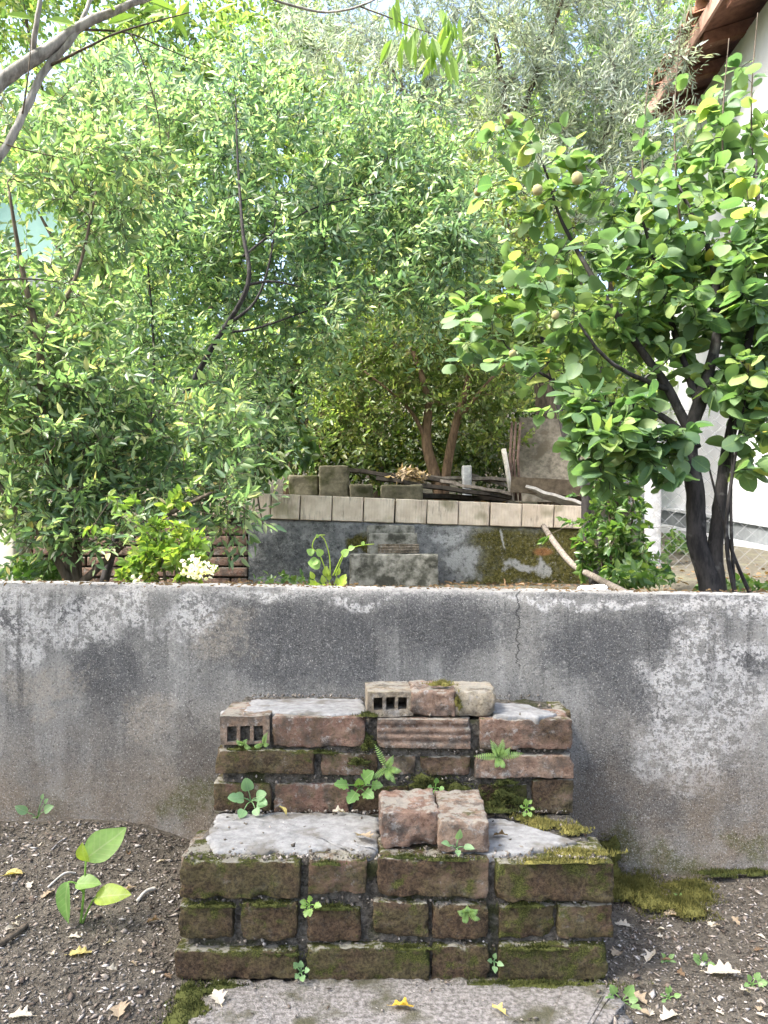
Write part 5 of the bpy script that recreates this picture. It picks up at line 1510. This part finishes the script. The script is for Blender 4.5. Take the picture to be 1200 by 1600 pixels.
# ------------------------------------------------------------------ moss cushions
def moss(name, label, spots, n, hgt, mat, seed, cat='moss', parent=None):
    """short blades over soft cushions; spots = (centre Vector, normal, rx, ry)"""
    rng = np.random.default_rng(seed)
    Vs = []; Fs = []; k = 0
    w = np.array([s[2] * s[3] for s in spots]); w = w / w.sum()
    for (c, nrm, rx, ry), share in zip(spots, w):
        nrm = Vector(nrm).normalized()
        u = nrm.cross(Vector((0, 1, 0)) if abs(nrm.y) < .7 else Vector((0, 0, 1))).normalized(); v = nrm.cross(u)
        m = max(40, int(n * share))
        r = np.minimum(np.abs(rng.normal(size=m)) * .62, 1.18); a = rng.random(m) * 2 * np.pi
        lob = 1 + .28 * np.sin(a * 3 + seed) + .16 * np.sin(a * 7 + seed * 2)
        pu, pv = r * np.cos(a) * rx * lob, r * np.sin(a) * ry * lob
        dome = np.maximum(1 - (r / .8) ** 2, -.02) * min(rx, ry) * .16
        un, vn, nn, cc = (np.array(tuple(q)) for q in (u, v, nrm, c))
        p = cc + pu[:, None] * un + pv[:, None] * vn + dome[:, None] * nn
        p = p + (np.array([mnoise.noise(Vector(q) * 60) for q in p]) * .003)[:, None] * nn
        tip = p + (nn + rng.normal(size=(m, 3)) * .55) * (hgt * rng.uniform(.5, 1.3, m))[:, None]
        side = norm(np.cross(rng.normal(size=(m, 3)), nn)) * (hgt * .30)
        Vs += [np.stack([p - side - nn * .002, p + side - nn * .002, tip], 1).reshape(-1, 3)]
        Fs += [np.arange(m * 3).reshape(-1, 3) + k]; k += m * 3
        # cushion under the blades
        g = 9; ring = 18
        Vc = [cc + nn * (min(rx, ry) * .16)]
        for i in range(1, g + 1):
            for j in range(ring):
                aa = 2 * np.pi * j / ring; rr = i / g * .8
                lb = 1 + .28 * np.sin(aa * 3 + seed) + .16 * np.sin(aa * 7 + seed * 2)
                q = cc + un * rr * np.cos(aa) * rx * lb + vn * rr * np.sin(aa) * ry * lb + nn * ((1 - (rr / .8) ** 2) * min(rx, ry) * .16 - (.004 if i == g else 0))
                Vc.append(q + nn * mnoise.noise(Vector(q) * 60) * .003)
        fcs = []
        for j in range(ring): fcs.append((0, 1 + j, 1 + (j + 1) % ring))
        for i in range(g - 1):
            for j in range(ring):
                a0, a1 = 1 + i*ring + j, 1 + i*ring + (j+1) % ring
                fcs += [(a0, a0 + ring, a1 + ring), (a0, a1 + ring, a1)]
        Vs.append(np.array(Vc)); Fs.append(np.array(fcs) + k); k += len(Vc)
    o = obj(name, np.concatenate(Vs), np.concatenate(Fs), M[mat], parent)
    o['kind'] = 'stuff'
    if parent is None: tag(o, label, cat)
    return o
UP = (0, 0, 1); FR = (0, -1, .25)
def on(px, py, z): return Q(px, py, z)
moss('moss', None, [(on(850, 1287, Z1 + .004), UP, .045, .026), (on(895, 1296, Z1 + .006), UP, .030, .024), (on(905, 1332, Z1 + .006), UP, .060, .018), (on(860, 1345, Z1 + .004), UP, .07, .009), (on(820, 1277, Z1 + .004), UP, .03, .012), (on(930, 1345, Z1 + .005), UP, .02, .008)], 5200, .0045, 'moss_bright', 61, parent=steps)
moss('moss', None, [(P(665, 1222, 1.725), FR, .045, .018), (P(720, 1240, 1.722), FR, .055, .024), (P(790, 1248, 1.722), FR, .05, .022), (P(790, 1222, 1.725), FR, .03, .01), (P(575, 1160, 1.735), FR, .02, .022), (P(640, 1250, 1.725), FR, .03, .02), (P(740, 1265, 1.70), UP, .09, .018), (P(560, 1190, 1.728), FR, .03, .01)], 5200, .005, 'moss_dark', 62, parent=steps)
moss('moss', None, [(on(510, 1348, Z1 + .002), UP, .028, .006), (on(640, 1338, Z1 + .007), UP, .05, .006), (on(700, 1341, Z1 + .006), UP, .04, .006), (P(330, 1413, 1.462), (0, -.4, 1), .045, .008), (P(420, 1412, 1.46), (0, -.4, 1), .035, .008), (P(520, 1417, 1.465), (0, -.4, 1), .04, .008), (P(640, 1480, 1.46), (0, -.4, 1), .05, .008), (P(610, 1483, 1.46), (0, -.5, 1), .05, .006), (P(820, 1413, 1.467), (0, -.5, 1), .04, .008), (P(445, 1488, 1.46), (0, -.5, 1), .03, .010), (P(840, 1480, 1.46), (0, -.5, 1), .06, .008), (P(380, 1169, 1.73), (0, -.5, 1), .04, .006), (P(575, 1116, 1.735), UP, .022, .012), (P(500, 1174, 1.73), (0, -.5, 1), .04, .006)], 5200, .0042, 'moss_dark', 63, parent=steps)
moss('moss', None, [(P(690, 1068, 1.78) + Vector((0, 0, .001)), UP, .028, .020), (P(716, 1095, 1.745), FR, .009, .026)], 1400, .0035, 'moss_bright', 64, parent=steps)
moss('moss_mound', 'olive green moss mound in the corner between the steps and the wall', [(Vector((.60, 1.83, .012)), UP, .085, .10), (Vector((.68, 1.76, .010)), UP, .07, .06), (Vector((.56, 1.93, .05)), (-.1, -.8, .6), .05, .06), (Vector((.74, 1.85, .006)), UP, .06, .06)], 14000, .0048, 'moss_mid', 65)
moss('moss_patch', 'low moss film along the foot of the wall at the right', [(Vector((.84, 1.925, .012)), UP, .06, .02), (Vector((.93, 1.93, .012)), UP, .05, .016)], 1600, .005, 'moss_dark', 66)
moss('moss_patch', 'thin strip of moss on the path below the right end of the steps', [(Vector((.30, 1.435, .008)), UP, .13, .018), (Vector((.20, 1.44, .008)), UP, .08, .012)], 2400, .004, 'moss_dark', 67)
moss('moss_patch', 'dark green moss patch at the left edge of the concrete path', [(Vector((-.34, 1.36, .005)), UP, .055, .05), (Vector((-.30, 1.43, .008)), UP, .06, .02), (Vector((-.36, 1.42, .006)), UP, .03, .03)], 2400, .0045, 'moss_dark', 68)

# ------------------------------------------------------------------ gravel, chips, fallen leaves, sticks
def chips(name, label, regions, n, smin, smax, mat, seed, zfun=None):
    rng = np.random.default_rng(seed)
    tot = np.array([(r[1]-r[0]) * (r[3]-r[2]) * r[4] for r in regions]); tot = tot / tot.sum()
    X = []; Y = []
    for r, sh in zip(regions, tot):
        m = int(n * sh); X.append(rng.uniform(r[0], r[1], m)); Y.append(rng.uniform(r[2], r[3], m))
    X = np.concatenate(X); Y = np.concatenate(Y)
    keep = Y < wall_y(X) - .015
    keep &= ~((np.abs(X - .012) < .405) & (Y > 1.445))
    keep &= ~((X > -.34) & (X < .43) & (Y <= 1.46) & (rng.random(len(X)) > .10))
    X, Y = X[keep], Y[keep]; m = len(X)
    s = smin + (smax - smin) * rng.random(m) ** 2.6
    oct_ = np.array([(1,0,0),(-.9,.15,0),(.1,.65,.05),(-.1,-.6,0),(0,.05,.45),(0,0,-.4)])
    fc = np.array([(0,2,4),(2,1,4),(1,3,4),(3,0,4),(2,0,5),(1,2,5),(3,1,5),(0,3,5)])
    T = oct_[None] * (1 + rng.normal(size=(m, 6, 3)) * .22)
    T = T * np.stack([np.ones(m), rng.uniform(.25, .95, m), rng.uniform(.2, .75, m)], -1)[:, None, :]
    a = norm(rng.normal(size=(m, 3)) * np.array([1, 1, .3])); n_ = norm(rng.normal(size=(m, 3)) * .35 + np.array([0, 0, 1])); n_ = norm(n_ - a * np.sum(a * n_, -1, keepdims=True)); b = np.cross(a, n_)
    z = ground_z(X, Y)
    inp = (X > -.34) & (X < .43) & (Y <= 1.46)
    z = np.where(inp, .0125, z)
    p = np.stack([X, Y, z + s * .12], -1)
    V = p[:, None, :] + s[:, None, None] * .5 * (T[..., 0:1] * a[:, None] + T[..., 1:2] * b[:, None] + T[..., 2:3] * n_[:, None])
    Fc = (fc[None] + (np.arange(m) * 6)[:, None, None]).reshape(-1, 3)
    o = obj(name, V.reshape(-1, 3), Fc, M[mat]); tag(o, label, 'gravel', None, 'stuff'); return o
REG = [(-1.25, -.30, 1.18, 2.06, 1.0), (.40, 1.25, 1.18, 2.02, .8), (-.36, .44, 1.2, 1.46, .25)]
chips('gravel', 'fine gravel and wood chips strewn over the dark soil', REG, 52000, .0022, .016, 'chips', 71)

chips('shreds', 'pale shreds of dry leaf and bark scattered over the soil', REG, 3200, .008, .028, 'shreds', 73)

def oak_outline(lobes=3, w=.42):
    right = []
    n = lobes * 4 + 5
    for i in range(n):
        t = .04 + .93 * (i + .5) / n
        env = math.sin(math.pi * min(1, t ** .85)) ** .8
        lob = 1.0 if lobes == 0 else .74 + .26 * math.cos(2 * math.pi * (t * (lobes + .5) - .35))
        right.append((w * env * lob + .01, t))
    return right
def fallen_mesh(name, mat, lobes, w, curl, seed):
    rnd = random.Random(seed)
    R = oak_outline(lobes, w)
    n = len(R)
    V = [(0, -.22, .015), (0, 0, 0)]
    mids = []
    for (wd, y) in R: mids.append(len(V)); V.append((rnd.uniform(-.01, .01), y, .05 * math.sin(3 * y)))
    rr = []; ll = []
    for (wd, y) in R:
        k = rnd.uniform(.85, 1.15)
        rr.append(len(V)); V.append((wd * k, y + rnd.uniform(-.03, .03), curl * (wd / w) ** 2 * .35 + .05 * math.sin(3*y)))
        k = rnd.uniform(.85, 1.15)
        ll.append(len(V)); V.append((-wd * k, y + rnd.uniform(-.03, .03), curl * (wd / w) ** 2 * .25 + .05 * math.sin(3*y + 1)))
    tip = len(V); V.append((0, 1.0, curl * .15))
    fc = [(1, rr[0], mids[0]), (1, mids[0], ll[0])]
    for i in range(n - 1):
        fc.append((mids[i], rr[i], rr[i+1], mids[i+1])); fc.append((mids[i], mids[i+1], ll[i+1], ll[i]))
    fc += [(mids[-1], rr[-1], tip), (mids[-1], tip, ll[-1])]
    # leaf stalk
    k = len(V); V += [(.012, -.22, .02), (-.012, -.22, .02), (.015, .02, .004), (-.015, .02, .004)]
    fc += [(k, k+1, k+3, k+2)]
    return make_mesh(name, V, fc, M[mat], False)
FL = {}
for mname in ('dry', 'dry_white', 'dry_brown', 'dry_yellow', 'dry_straw'):
    FL[mname] = [fallen_mesh('fallen_leaf', mname, 3, .40, .55, 1), fallen_mesh('fallen_leaf', mname, 2, .30, .9, 2), fallen_mesh('fallen_leaf', mname, 0, .24, .6, 3)]
def ground_at(px, py):
    z = 0.0
    for _ in range(6):
        p = Q(px, py, z); z = float(ground_z(np.array([p.x]), np.array([p.y]))[0])
        if -.34 < p.x < .43 and p.y <= 1.455: z = .012
    return Q(px, py, z)
def fallen(px, py, size, mat, var, rz, label, z=None, group=None, tilt=.15):
    p = Q(px, py, z) if z is not None else ground_at(px, py)
    o = bpy.data.objects.new('fallen_leaf', FL[mat][var]); COL.objects.link(o)
    o.location = p + Vector((0, 0, .003)); o.scale = (size * .82,) * 3
    o.rotation_euler = (random.uniform(-tilt, tilt) + .12, random.uniform(-tilt, tilt), rz)
    return tag(o, label, 'leaf', group)
fallen(108, 1494, .052, 'dry_straw', 0, -1.3, 'straw yellow lobed leaf lying on the soil left of the lowest brick course')
fallen(345, 1572, .050, 'dry_white', 0, .5, 'pale lobed leaf lying on the left end of the concrete path')
fallen(1105, 1520, .075, 'dry_white', 0, -1.9, 'large white oak leaf lying on the soil at the lower right')
fallen(612, 1574, .050, 'dry_yellow', 1, -1.7, 'bright yellow leaf lying in the middle of the concrete path')
fallen(790, 1588, .036, 'dry_straw', 1, .8, 'small straw yellow leaf on the path near the bottom edge')
fallen(6, 1370, .06, 'dry_straw', 2, -1.5, 'greenish yellow leaf at the left picture edge')
fallen(228, 1444, .042, 'dry_brown', 1, -1.4, 'orange brown curled leaf on the soil left of the steps')
fallen(185, 1592, .06, 'dry', 0, .3, 'crumpled tan leaf at the bottom left edge beside the path')
fallen(560, 1308, .060, 'dry', 0, -2.6, 'dry tan leaf with ragged lobes on the left cement skim', Z1 + .008)
fallen(447, 1276, .034, 'dry_straw', 2, 1.2, 'small curled straw leaf at the back of the left cement skim', Z1 + .008, None, .6)
fallen(540, 1272, .040, 'dry_white', 1, 1.9, 'pale crumpled leaf against the riser of the upper step', Z1 + .008)
fallen(770, 1308, .040, 'dry_brown', 1, -1.5, 'dark brown curled leaf on the right cement skim', Z1 + .008, None, .5)
fallen(985, 1450, .042, 'dry_white', 0, 1.0, 'white lobed leaf beside the right end of the middle course')
fallen(970, 1490, .038, 'dry', 0, 2.2, 'tan lobed leaf close to the right end of the bottom course')
fallen(1010, 1505, .046, 'dry_white', 1, -.8, 'narrow white leaf on the soil right of the bottom course')
fallen(1065, 1435, .050, 'dry', 2, 1.4, 'long tan leaf curled in front of the moss mound')
fallen(1010, 1572, .050, 'dry', 0, .6, 'tan oak leaf at the bottom right beside the path')
fallen(1060, 1588, .050, 'dry_white', 1, 1.9, 'white curled leaf on the bottom edge at the right')
fallen(300, 1298, .030, 'dry_brown', 0, 1.2, 'brown leaf lying on the soil where the steps meet the wall at left')
fallen(318, 1283, .028, 'dry', 1, .3, 'small tan leaf tucked behind the left end of the lower step')
fallen(45, 1392, .040, 'dry_white', 1, .5, 'white leaf piece on the soil at the far left')
fallen(65, 1405, .040, 'dry', 0, -.6, 'tan leaf piece beside the white one at the far left')
fallen(190, 1395, .040, 'dry', 1, -1.3, 'thin tan leaf under the seedling at left')
fallen(50, 1590, .05, 'dry_white', 0, 1.6, 'white crumpled leaf in the bottom left corner')
rnd = random.Random(44)
for k in range(34):
    left = k < 18
    px = rnd.uniform(5, 255) if left else rnd.uniform(985, 1195); py = rnd.uniform(1320, 1590) if left else rnd.uniform(1420, 1590)
    fallen(px, py, rnd.uniform(.018, .034), rnd.choice(['dry', 'dry_white', 'dry_white', 'dry_brown']), rnd.randrange(3), rnd.uniform(-3, 3),
           'small dry leaf scrap lying on the soil left of the steps' if left else 'small dry leaf scrap lying on the soil right of the steps', None,
           'leaf scraps left of the steps' if left else 'leaf scraps right of the steps', .4)
def stick(pts, r, mat, label):
    pp, rr = smooth_path([(ground_at(x, y) + Vector((0, 0, r + dz)), r) for x, y, dz in pts], 5)
    pp = [p + Vector(mnoise.noise_vector(p * 40)) * r * .5 for p in pp]
    V, fc = tube(pp, rr, 6)
    tag(obj('stick', V, fc, mat, None, True), label, 'stick')
stick([(-10, 1485, 0), (20, 1470, .004), (42, 1450, 0)], .006, M['bark_mid'], 'dark thick stick lying on the soil at the left edge')
stick([(215, 1410, 0), (230, 1398, .006), (242, 1392, .002)], .004, M['wood_pale'], 'short bleached stick beside the steps at left')
stick([(75, 1388, 0), (100, 1372, .008), (118, 1366, 0)], .0025, M['wood_pale'], 'thin pale twig on the soil left of the seedling')
stick([(80, 1330, 0), (92, 1320, .004), (102, 1312, 0)], .002, M['bark_grey'], 'thin grey twig on the soil near the wall foot')
stick([(115, 1400, 0), (140, 1380, .01), (150, 1372, 0)], .0025, M['bark_grey'], 'grey twig lying behind the seedling')
# litter along the top of the wall
rng = np.random.default_rng(12)
def litter(name, label, n, xs, ys, zf, smin, smax, mat, seed, cat='litter'):
    rng = np.random.default_rng(seed)
    X = rng.uniform(xs[0], xs[1], n); Y = rng.uniform(ys[0], ys[1], n)
    p = np.stack([X, Y, zf(X, Y) + rng.uniform(.0, .012, n)], -1)
    V, fc = scatter_leaves(p, norm(rng.normal(size=(n, 3)) * np.array([1, 1, .25])), norm(rng.normal(size=(n, 3)) * .5 + np.array([0, 0, 1])), rng.uniform(smin, smax, n), leaf_simple(.45, .12, .1))
    o = obj(name, V, fc, M[mat]); tag(o, label, cat, None, 'stuff')
litter('leaf_litter', 'dry leaf litter on the terrace behind the front wall', 1500, (-1.9, 2.2), (2.18, 4.6), lambda X, Y: terrace_z(X, Y) + .004, .015, .045, 'dry_brown', 13)
litter('leaf_litter', 'dead leaves among the boards on the upper terrace', 900, (-1.0, 1.3), (4.9, 6.3), lambda X, Y: terrace_z(X, Y) + .004, .03, .08, 'dry_brown', 14)
litter('leaf_litter', 'crumbs of dry leaf and soil along the top of the front wall', 700, (-1.25, 1.25), (2.03, 2.15), lambda X, Y: wall_top(X) + .0 * Y - .004, .005, .018, 'dry_brown', 15)
pos = blob_points([(640, 742, 5.2, 30, 12, .08)], 130, rng)
V, fc = scatter_leaves(pos, norm(rng.normal(size=pos.shape)), norm(rng.normal(size=pos.shape)), rng.uniform(.03, .06, len(pos)), leaf_simple(.5, .15, .2))
tag(obj('dead_leaf_heap', V, fc, M['dry']), 'heap of tan dead leaves left of the forked trunks', 'leaves', None, 'stuff')

# ------------------------------------------------------------------ small plants
def fan_leaf(outline, cup=.1, droop=.15):
    """leaf from a right-hand outline [(half width, y)]; midrib in the middle"""
    n = len(outline); V = []; fc = []
    for (w, y) in outline:
        z = -droop * y * y
        V += [(0, y, z), (w, y, z + cup * w), (-w, y, z + cup * w)]
    for i in range(n - 1):
        a, b = 3*i, 3*(i+1)
        fc += [(a, a+1, b+1, b), (a, b, b+2, a+2)]
    return np.array(V, float), fc
OVATE = fan_leaf([(0, 0), (.10, .03), (.20, .10), (.27, .19), (.315, .29), (.33, .40), (.32, .50), (.285, .61), (.235, .71), (.17, .81), (.10, .90), (.04, .97), (0, 1)], .30, .22)
LOBED = fan_leaf([(0, 0), (.30, .02), (.42, .14), (.32, .24), (.46, .36), (.50, .50), (.34, .56), (.36, .74), (.22, .84), (.12, .97), (0, 1)], .22, .2)
ROUNDL = fan_leaf([(0, 0), (.26, .02), (.42, .16), (.48, .36), (.44, .58), (.30, .80), (.14, .94), (0, 1)], .2, .15)

PINNA = fan_leaf([(0, 0), (.16, .06), (.24, .3), (.20, .65), (.08, .95), (0, 1)], .2, .2)

def place_leaf(tm, p, a, n, s):
    V, fc = tm
    a = Vector(a).normalized(); n = Vector(n); n = (n - a * n.dot(a)).normalized(); b = a.cross(n)
    return np.array([tuple(Vector(p) + (b * v[0] + a * v[1] + n * v[2]) * s) for v in V]), fc

def leaf_obj(tm, p, a, n, s, mat, root):
    V, fc = place_leaf(tm, p, a, n, s)
    V = roughen(V, p.x * 50, s * .03, 2.2 / s)
    o = obj('leaf', V, fc, mat, root, True)
    for nm, vals in (('leaf_x', np.abs(tm[0][:, 0])), ('leaf_y', tm[0][:, 1] + 1.0)):
        at_ = o.data.attributes.new(nm, 'FLOAT', 'POINT'); at_.data.foreach_set('value', vals.astype(np.float32))
    return o

def herb(name, label, base, leaves, mat, stem_mat=None, stem_r=.0012, cat='weed', tm=LOBED, group=None):
    """leaves: (tip-direction vector, stalk length, leaf size, normal)"""
    root = empty(name, base, label, cat, group)
    for (dv, sl, sz, nr) in leaves:
        dv = Vector(dv).normalized()
        top = Vector(base) + dv * sl
        V, fc = tube([Vector(base), Vector(base) + dv * sl * .5 + Vector((0, 0, sl * .12)), top], [stem_r * 1.2, stem_r, stem_r * .8], 5)
        obj('stalk', V, fc, stem_mat or mat, root, True)
        d2 = (dv + Vector((random.uniform(-.2, .2), -.15, random.uniform(-.25, .05)))).normalized()
        leaf_obj(tm, top, d2, nr, sz, mat, root)
    return root

def rosette(n, up, spread, sl, sz, seed, front=.5):
    r = random.Random(seed); out = []
    for i in range(n):
        a = 2 * math.pi * i / n + r.uniform(-.4, .4)
        out.append(((math.cos(a) * spread, -front + math.sin(a) * .35, up + math.sin(a) * spread * .8), sl * r.uniform(.6, 1.15), sz * r.uniform(.7, 1.15), (r.uniform(-.4, .4), -.9 + r.uniform(-.2, .2), .75)))
    return out
herb('leafy_weed', 'fresh green lobed weed growing from the middle of the upper riser', P(562, 1232, 1.72), [((-.9, -.3, .35), .030, .032, (0, -.7, .8)), ((.35, -.4, .8), .026, .036, (.1, -.8, .6)), ((-.35, -.6, -.2), .016, .032, (0, -.9, .6)), ((.5, -.6, -.1), .018, .030, (0, -.9, .6)), ((.9, -.3, .3), .030, .026, (0, -.8, .6)), ((0, -.5, .5), .016, .026, (0, -.9, .5))], M['herb'])
herb('leafy_weed', 'cluster of rounded pale green leaves on the left of the upper riser', P(392, 1252, 1.72), rosette(9, .35, .8, .030, .027, 3), M['herb_blue'], tm=ROUNDL)
herb('sprig', 'tiny blue green sprig in front of the right loose brick', P(713, 1326, 1.475), [((-.7, -.4, .5), .018, .022, (0, -.6, .9)), ((.75, -.4, .35), .016, .022, (0, -.6, .9)), ((.1, -.3, .9), .022, .022, (.2, -.8, .6)), ((.1, -.8, .1), .012, .018, (0, -.6, .9))], M['herb_blue'], tm=OVATE)
herb('sprig', 'pale sprig in the joint below the upper course left of centre', P(483, 1415, 1.455), rosette(6, .2, .7, .014, .014, 5), M['herb_pale'])
herb('sprig', 'pale sprig at the foot of the first vertical joint', P(470, 1520, 1.45), rosette(5, .4, .5, .014, .013, 6), M['herb_blue'])
herb('sprig', 'small bluish sprig in the vertical joint near the bottom right', P(772, 1504, 1.455), rosette(4, .3, .4, .014, .015, 7), M['herb_blue'], tm=OVATE)
herb('sprig', 'small green sprig above the right loose brick', P(680, 1232, 1.715), rosette(4, .3, .6, .012, .016, 8), M['herb'], tm=ROUNDL)
herb('sprig', 'pale sprig on the moss left of the lowest right brick', P(822, 1264, 1.70), rosette(6, .3, .7, .014, .013, 9), M['herb_pale'])

def fern(name, label, base, fronds, mat):
    root = empty(name, base, label, 'fern')
    for (dx, dz, L, w) in fronds:
        mb = MB()
        n = 12
        pts = []
        for i in range(n + 1):
            t = i / n
            pts.append(Vector(base) + Vector((dx * L * t, -.028 * math.sin(t * 2.2), dz * L * t - .22 * L * t * t)))
        mb.tube(pts, [.0011 * (1 - .7 * i / n) for i in range(n + 1)], 4, False)
        for i in range(1, n + 1):
            t = i / n; tan = (pts[i] - pts[i-1]).normalized()
            side = tan.cross(Vector((0, -1, .2))).normalized()
            ww = w * (math.sin(math.pi * (.18 + .8 * t)) * .9 + .12)
            for sg in (-1, 1):
                V, fc = place_leaf(PINNA, pts[i], side * sg + tan * .35, Vector((random.uniform(-.3, .3), -1, .3)), ww * 1.05)
                mb.add(V, fc)
        mb.build('frond', mat, root)
    return root
fern('fern', 'small fern with spreading fronds on the right of the upper riser', P(778, 1183, 1.722), [(-.9, .35, .062, 0.0081), (-.35, 1.0, .056, 0.0081), (.15, 1.1, .052, 0.0081), (.85, .45, .062, 0.0081), (-.3, -.35, .030, 0.0068), (.35, -.4, .03, 0.0068), (.6, .9, .04, 0.0068)], M['fern'])
fern('fern', 'fern with long fronds hanging left of the upper riser centre', P(604, 1200, 1.722), [(-.35, 1.0, .075, 0.0068), (.15, -.3, .04, 0.0074), (.75, .2, .045, 0.0074), (-.7, -.15, .05, 0.0074), (.3, .9, .05, 0.0074), (.5, -.5, .04, 0.0062)], M['fern'])
fern('fern', 'little fern growing under the third brick of the lower step', P(728, 1422, 1.452), [(-.6, .5, .030, 0.0062), (.6, .55, .034, 0.0062), (0, .9, .028, 0.0062), (-.3, -.3, .024, 0.0062), (.8, 0, .03, 0.0056)], M['fern'])
fern('fern', 'tiny fern in the gap below the hollow brick at the left', P(382, 1163, 1.722), [(-.5, .8, .026, 0.0050), (.4, .9, .026, 0.0050), (.9, .1, .022, 0.0050)], M['fern'])
fern('fern', 'tiny pale fern at the joint left of the red brick', P(412, 1162, 1.722), [(.3, 1.0, .040, 0.0056), (-.8, .2, .022, 0.0050), (.6, .4, .026, 0.0050)], M['fern'])

# seedling with big leaves on the left
b0 = ground_at(126, 1442)
sd_ = empty('seedling', b0, 'bright green seedling with large oval leaves on the soil at left', 'seedling')
def at(px, py, dy=0.0): return P(px, py, b0.y + dy)
pp, rr = smooth_path([(b0, .003), (at(131, 1395), .0026), (at(134, 1345), .002)], 5); V, fc = tube(pp, rr, 6); obj('stem', V, fc, M['herb_pale'], sd_, True)
pp, rr = smooth_path([(b0 + Vector((.004, 0, 0)), .0026), (at(142, 1412, -.01), .002), (at(150, 1402, -.02), .0016)], 5); V, fc = tube(pp, rr, 6); obj('stem', V, fc, M['herb_pale'], sd_, True)
pp, rr = smooth_path([(at(131, 1395), .0022), (at(118, 1380, -.01), .0018), (at(106, 1378, -.015), .0016)], 5); V, fc = tube(pp, rr, 6); obj('stem', V, fc, M['herb_pale'], sd_, True)
for (p, tip, s, nr, mt) in [(at(134, 1344), at(190, 1296, .03), .098, (.35, -.75, .6), 'herb_pale'), (at(134, 1346), at(122, 1318, -.03), .048, (-.2, -.9, .3), 'herb_lime'),
                            (at(106, 1378, -.015), at(96, 1440, -.03), .085, (-.6, -.8, .1), 'herb'), (at(118, 1381, -.01), at(158, 1376, -.02), .055, (.1, -.5, .85), 'herb_pale'), (at(148, 1403, -.02), at(200, 1392, -.03), .075, (.1, -.6, .8), 'herb_lime')]:
    leaf_obj(OVATE, p, tip - p, Vector(nr), s, M[mt], sd_)
g0 = ground_at(66, 1280)
g0 = g0 + Vector((0, -.03, .012))
herb('seedling', 'small two-leaved seedling at the foot of the wall on the left', g0, [((-.8, -.3, .7), .03, .036, (0, -1, .5)), ((.7, -.3, .7), .034, .034, (0, -1, .5)), ((.3, -.2, .9), .06, .016, (0, -.8, .6)), ((.5, -.2, .9), .05, .018, (0, -.8, .6)), ((.1, -.6, .4), .012, .025, (0, -.6, .8))], M['herb_blue'], tm=OVATE)
for k, (x, y, s, txt) in enumerate([(972, 1566, .045, 'bright green weed at the right corner of the concrete path'), (1042, 1502, .026, 'small weed on the soil right of the bottom brick course'), (1098, 1508, .034, 'bluish weed beside the large white oak leaf'),
                                    (1062, 1412, .03, 'little weed growing at the front of the moss mound'), (1175, 1540, .032, 'rightmost weed near the lower right edge'),
                                    (1045, 1560, .026, 'weed between two tan leaves at the lower right')]):
    herb('small_weed', txt, ground_at(x, y), rosette(6, .5, .9, s * .40, s * .50, 30 + k, .25), M['herb_dull'], tm=OVATE if k % 2 else LOBED, group='weeds right of the steps')
# lime-coloured plant behind the wall
p0 = Vector((P(515, 915, 2.45).x, 2.45, .63))
lp = herb('lime_plant', 'bright lime green plant with arching stems behind the front wall', p0, rosette(22, 1.0, .50, .100, .030, 61, .2), M['herb_lime'], tm=OVATE)
def q(px, py, d=2.45): return P(px, py, d)
for path in [[(512, 900), (500, 868), (488, 855), (495, 838), (508, 836)], [(516, 900), (515, 870), (508, 845), (502, 838)], [(520, 900), (535, 868), (545, 858), (565, 852), (585, 850)], [(524, 900), (532, 880), (540, 862)]]:
    pp, rr = smooth_path([(q(x, y), .0022 - .0003 * i) for i, (x, y) in enumerate(path)], 6)
    V, fc = tube(pp, rr, 5); obj('stem', V, fc, M['herb_lime'], lp, True)
for (x, y, s, a) in [(488, 858, .022, -2), (496, 874, .03, -2.6), (500, 884, .04, 2.8), (503, 868, .026, 2.2), (545, 858, .02, .4), (490, 866, .026, 2.5), (535, 868, .028, .8), (566, 852, .014, 1.2), (497, 840, .012, 2)]:
    leaf_obj(ROUNDL, q(x, y), Vector((math.cos(a), -.3, math.sin(a))), Vector((0, -.9, .4)), s, M['herb_pale'], lp)
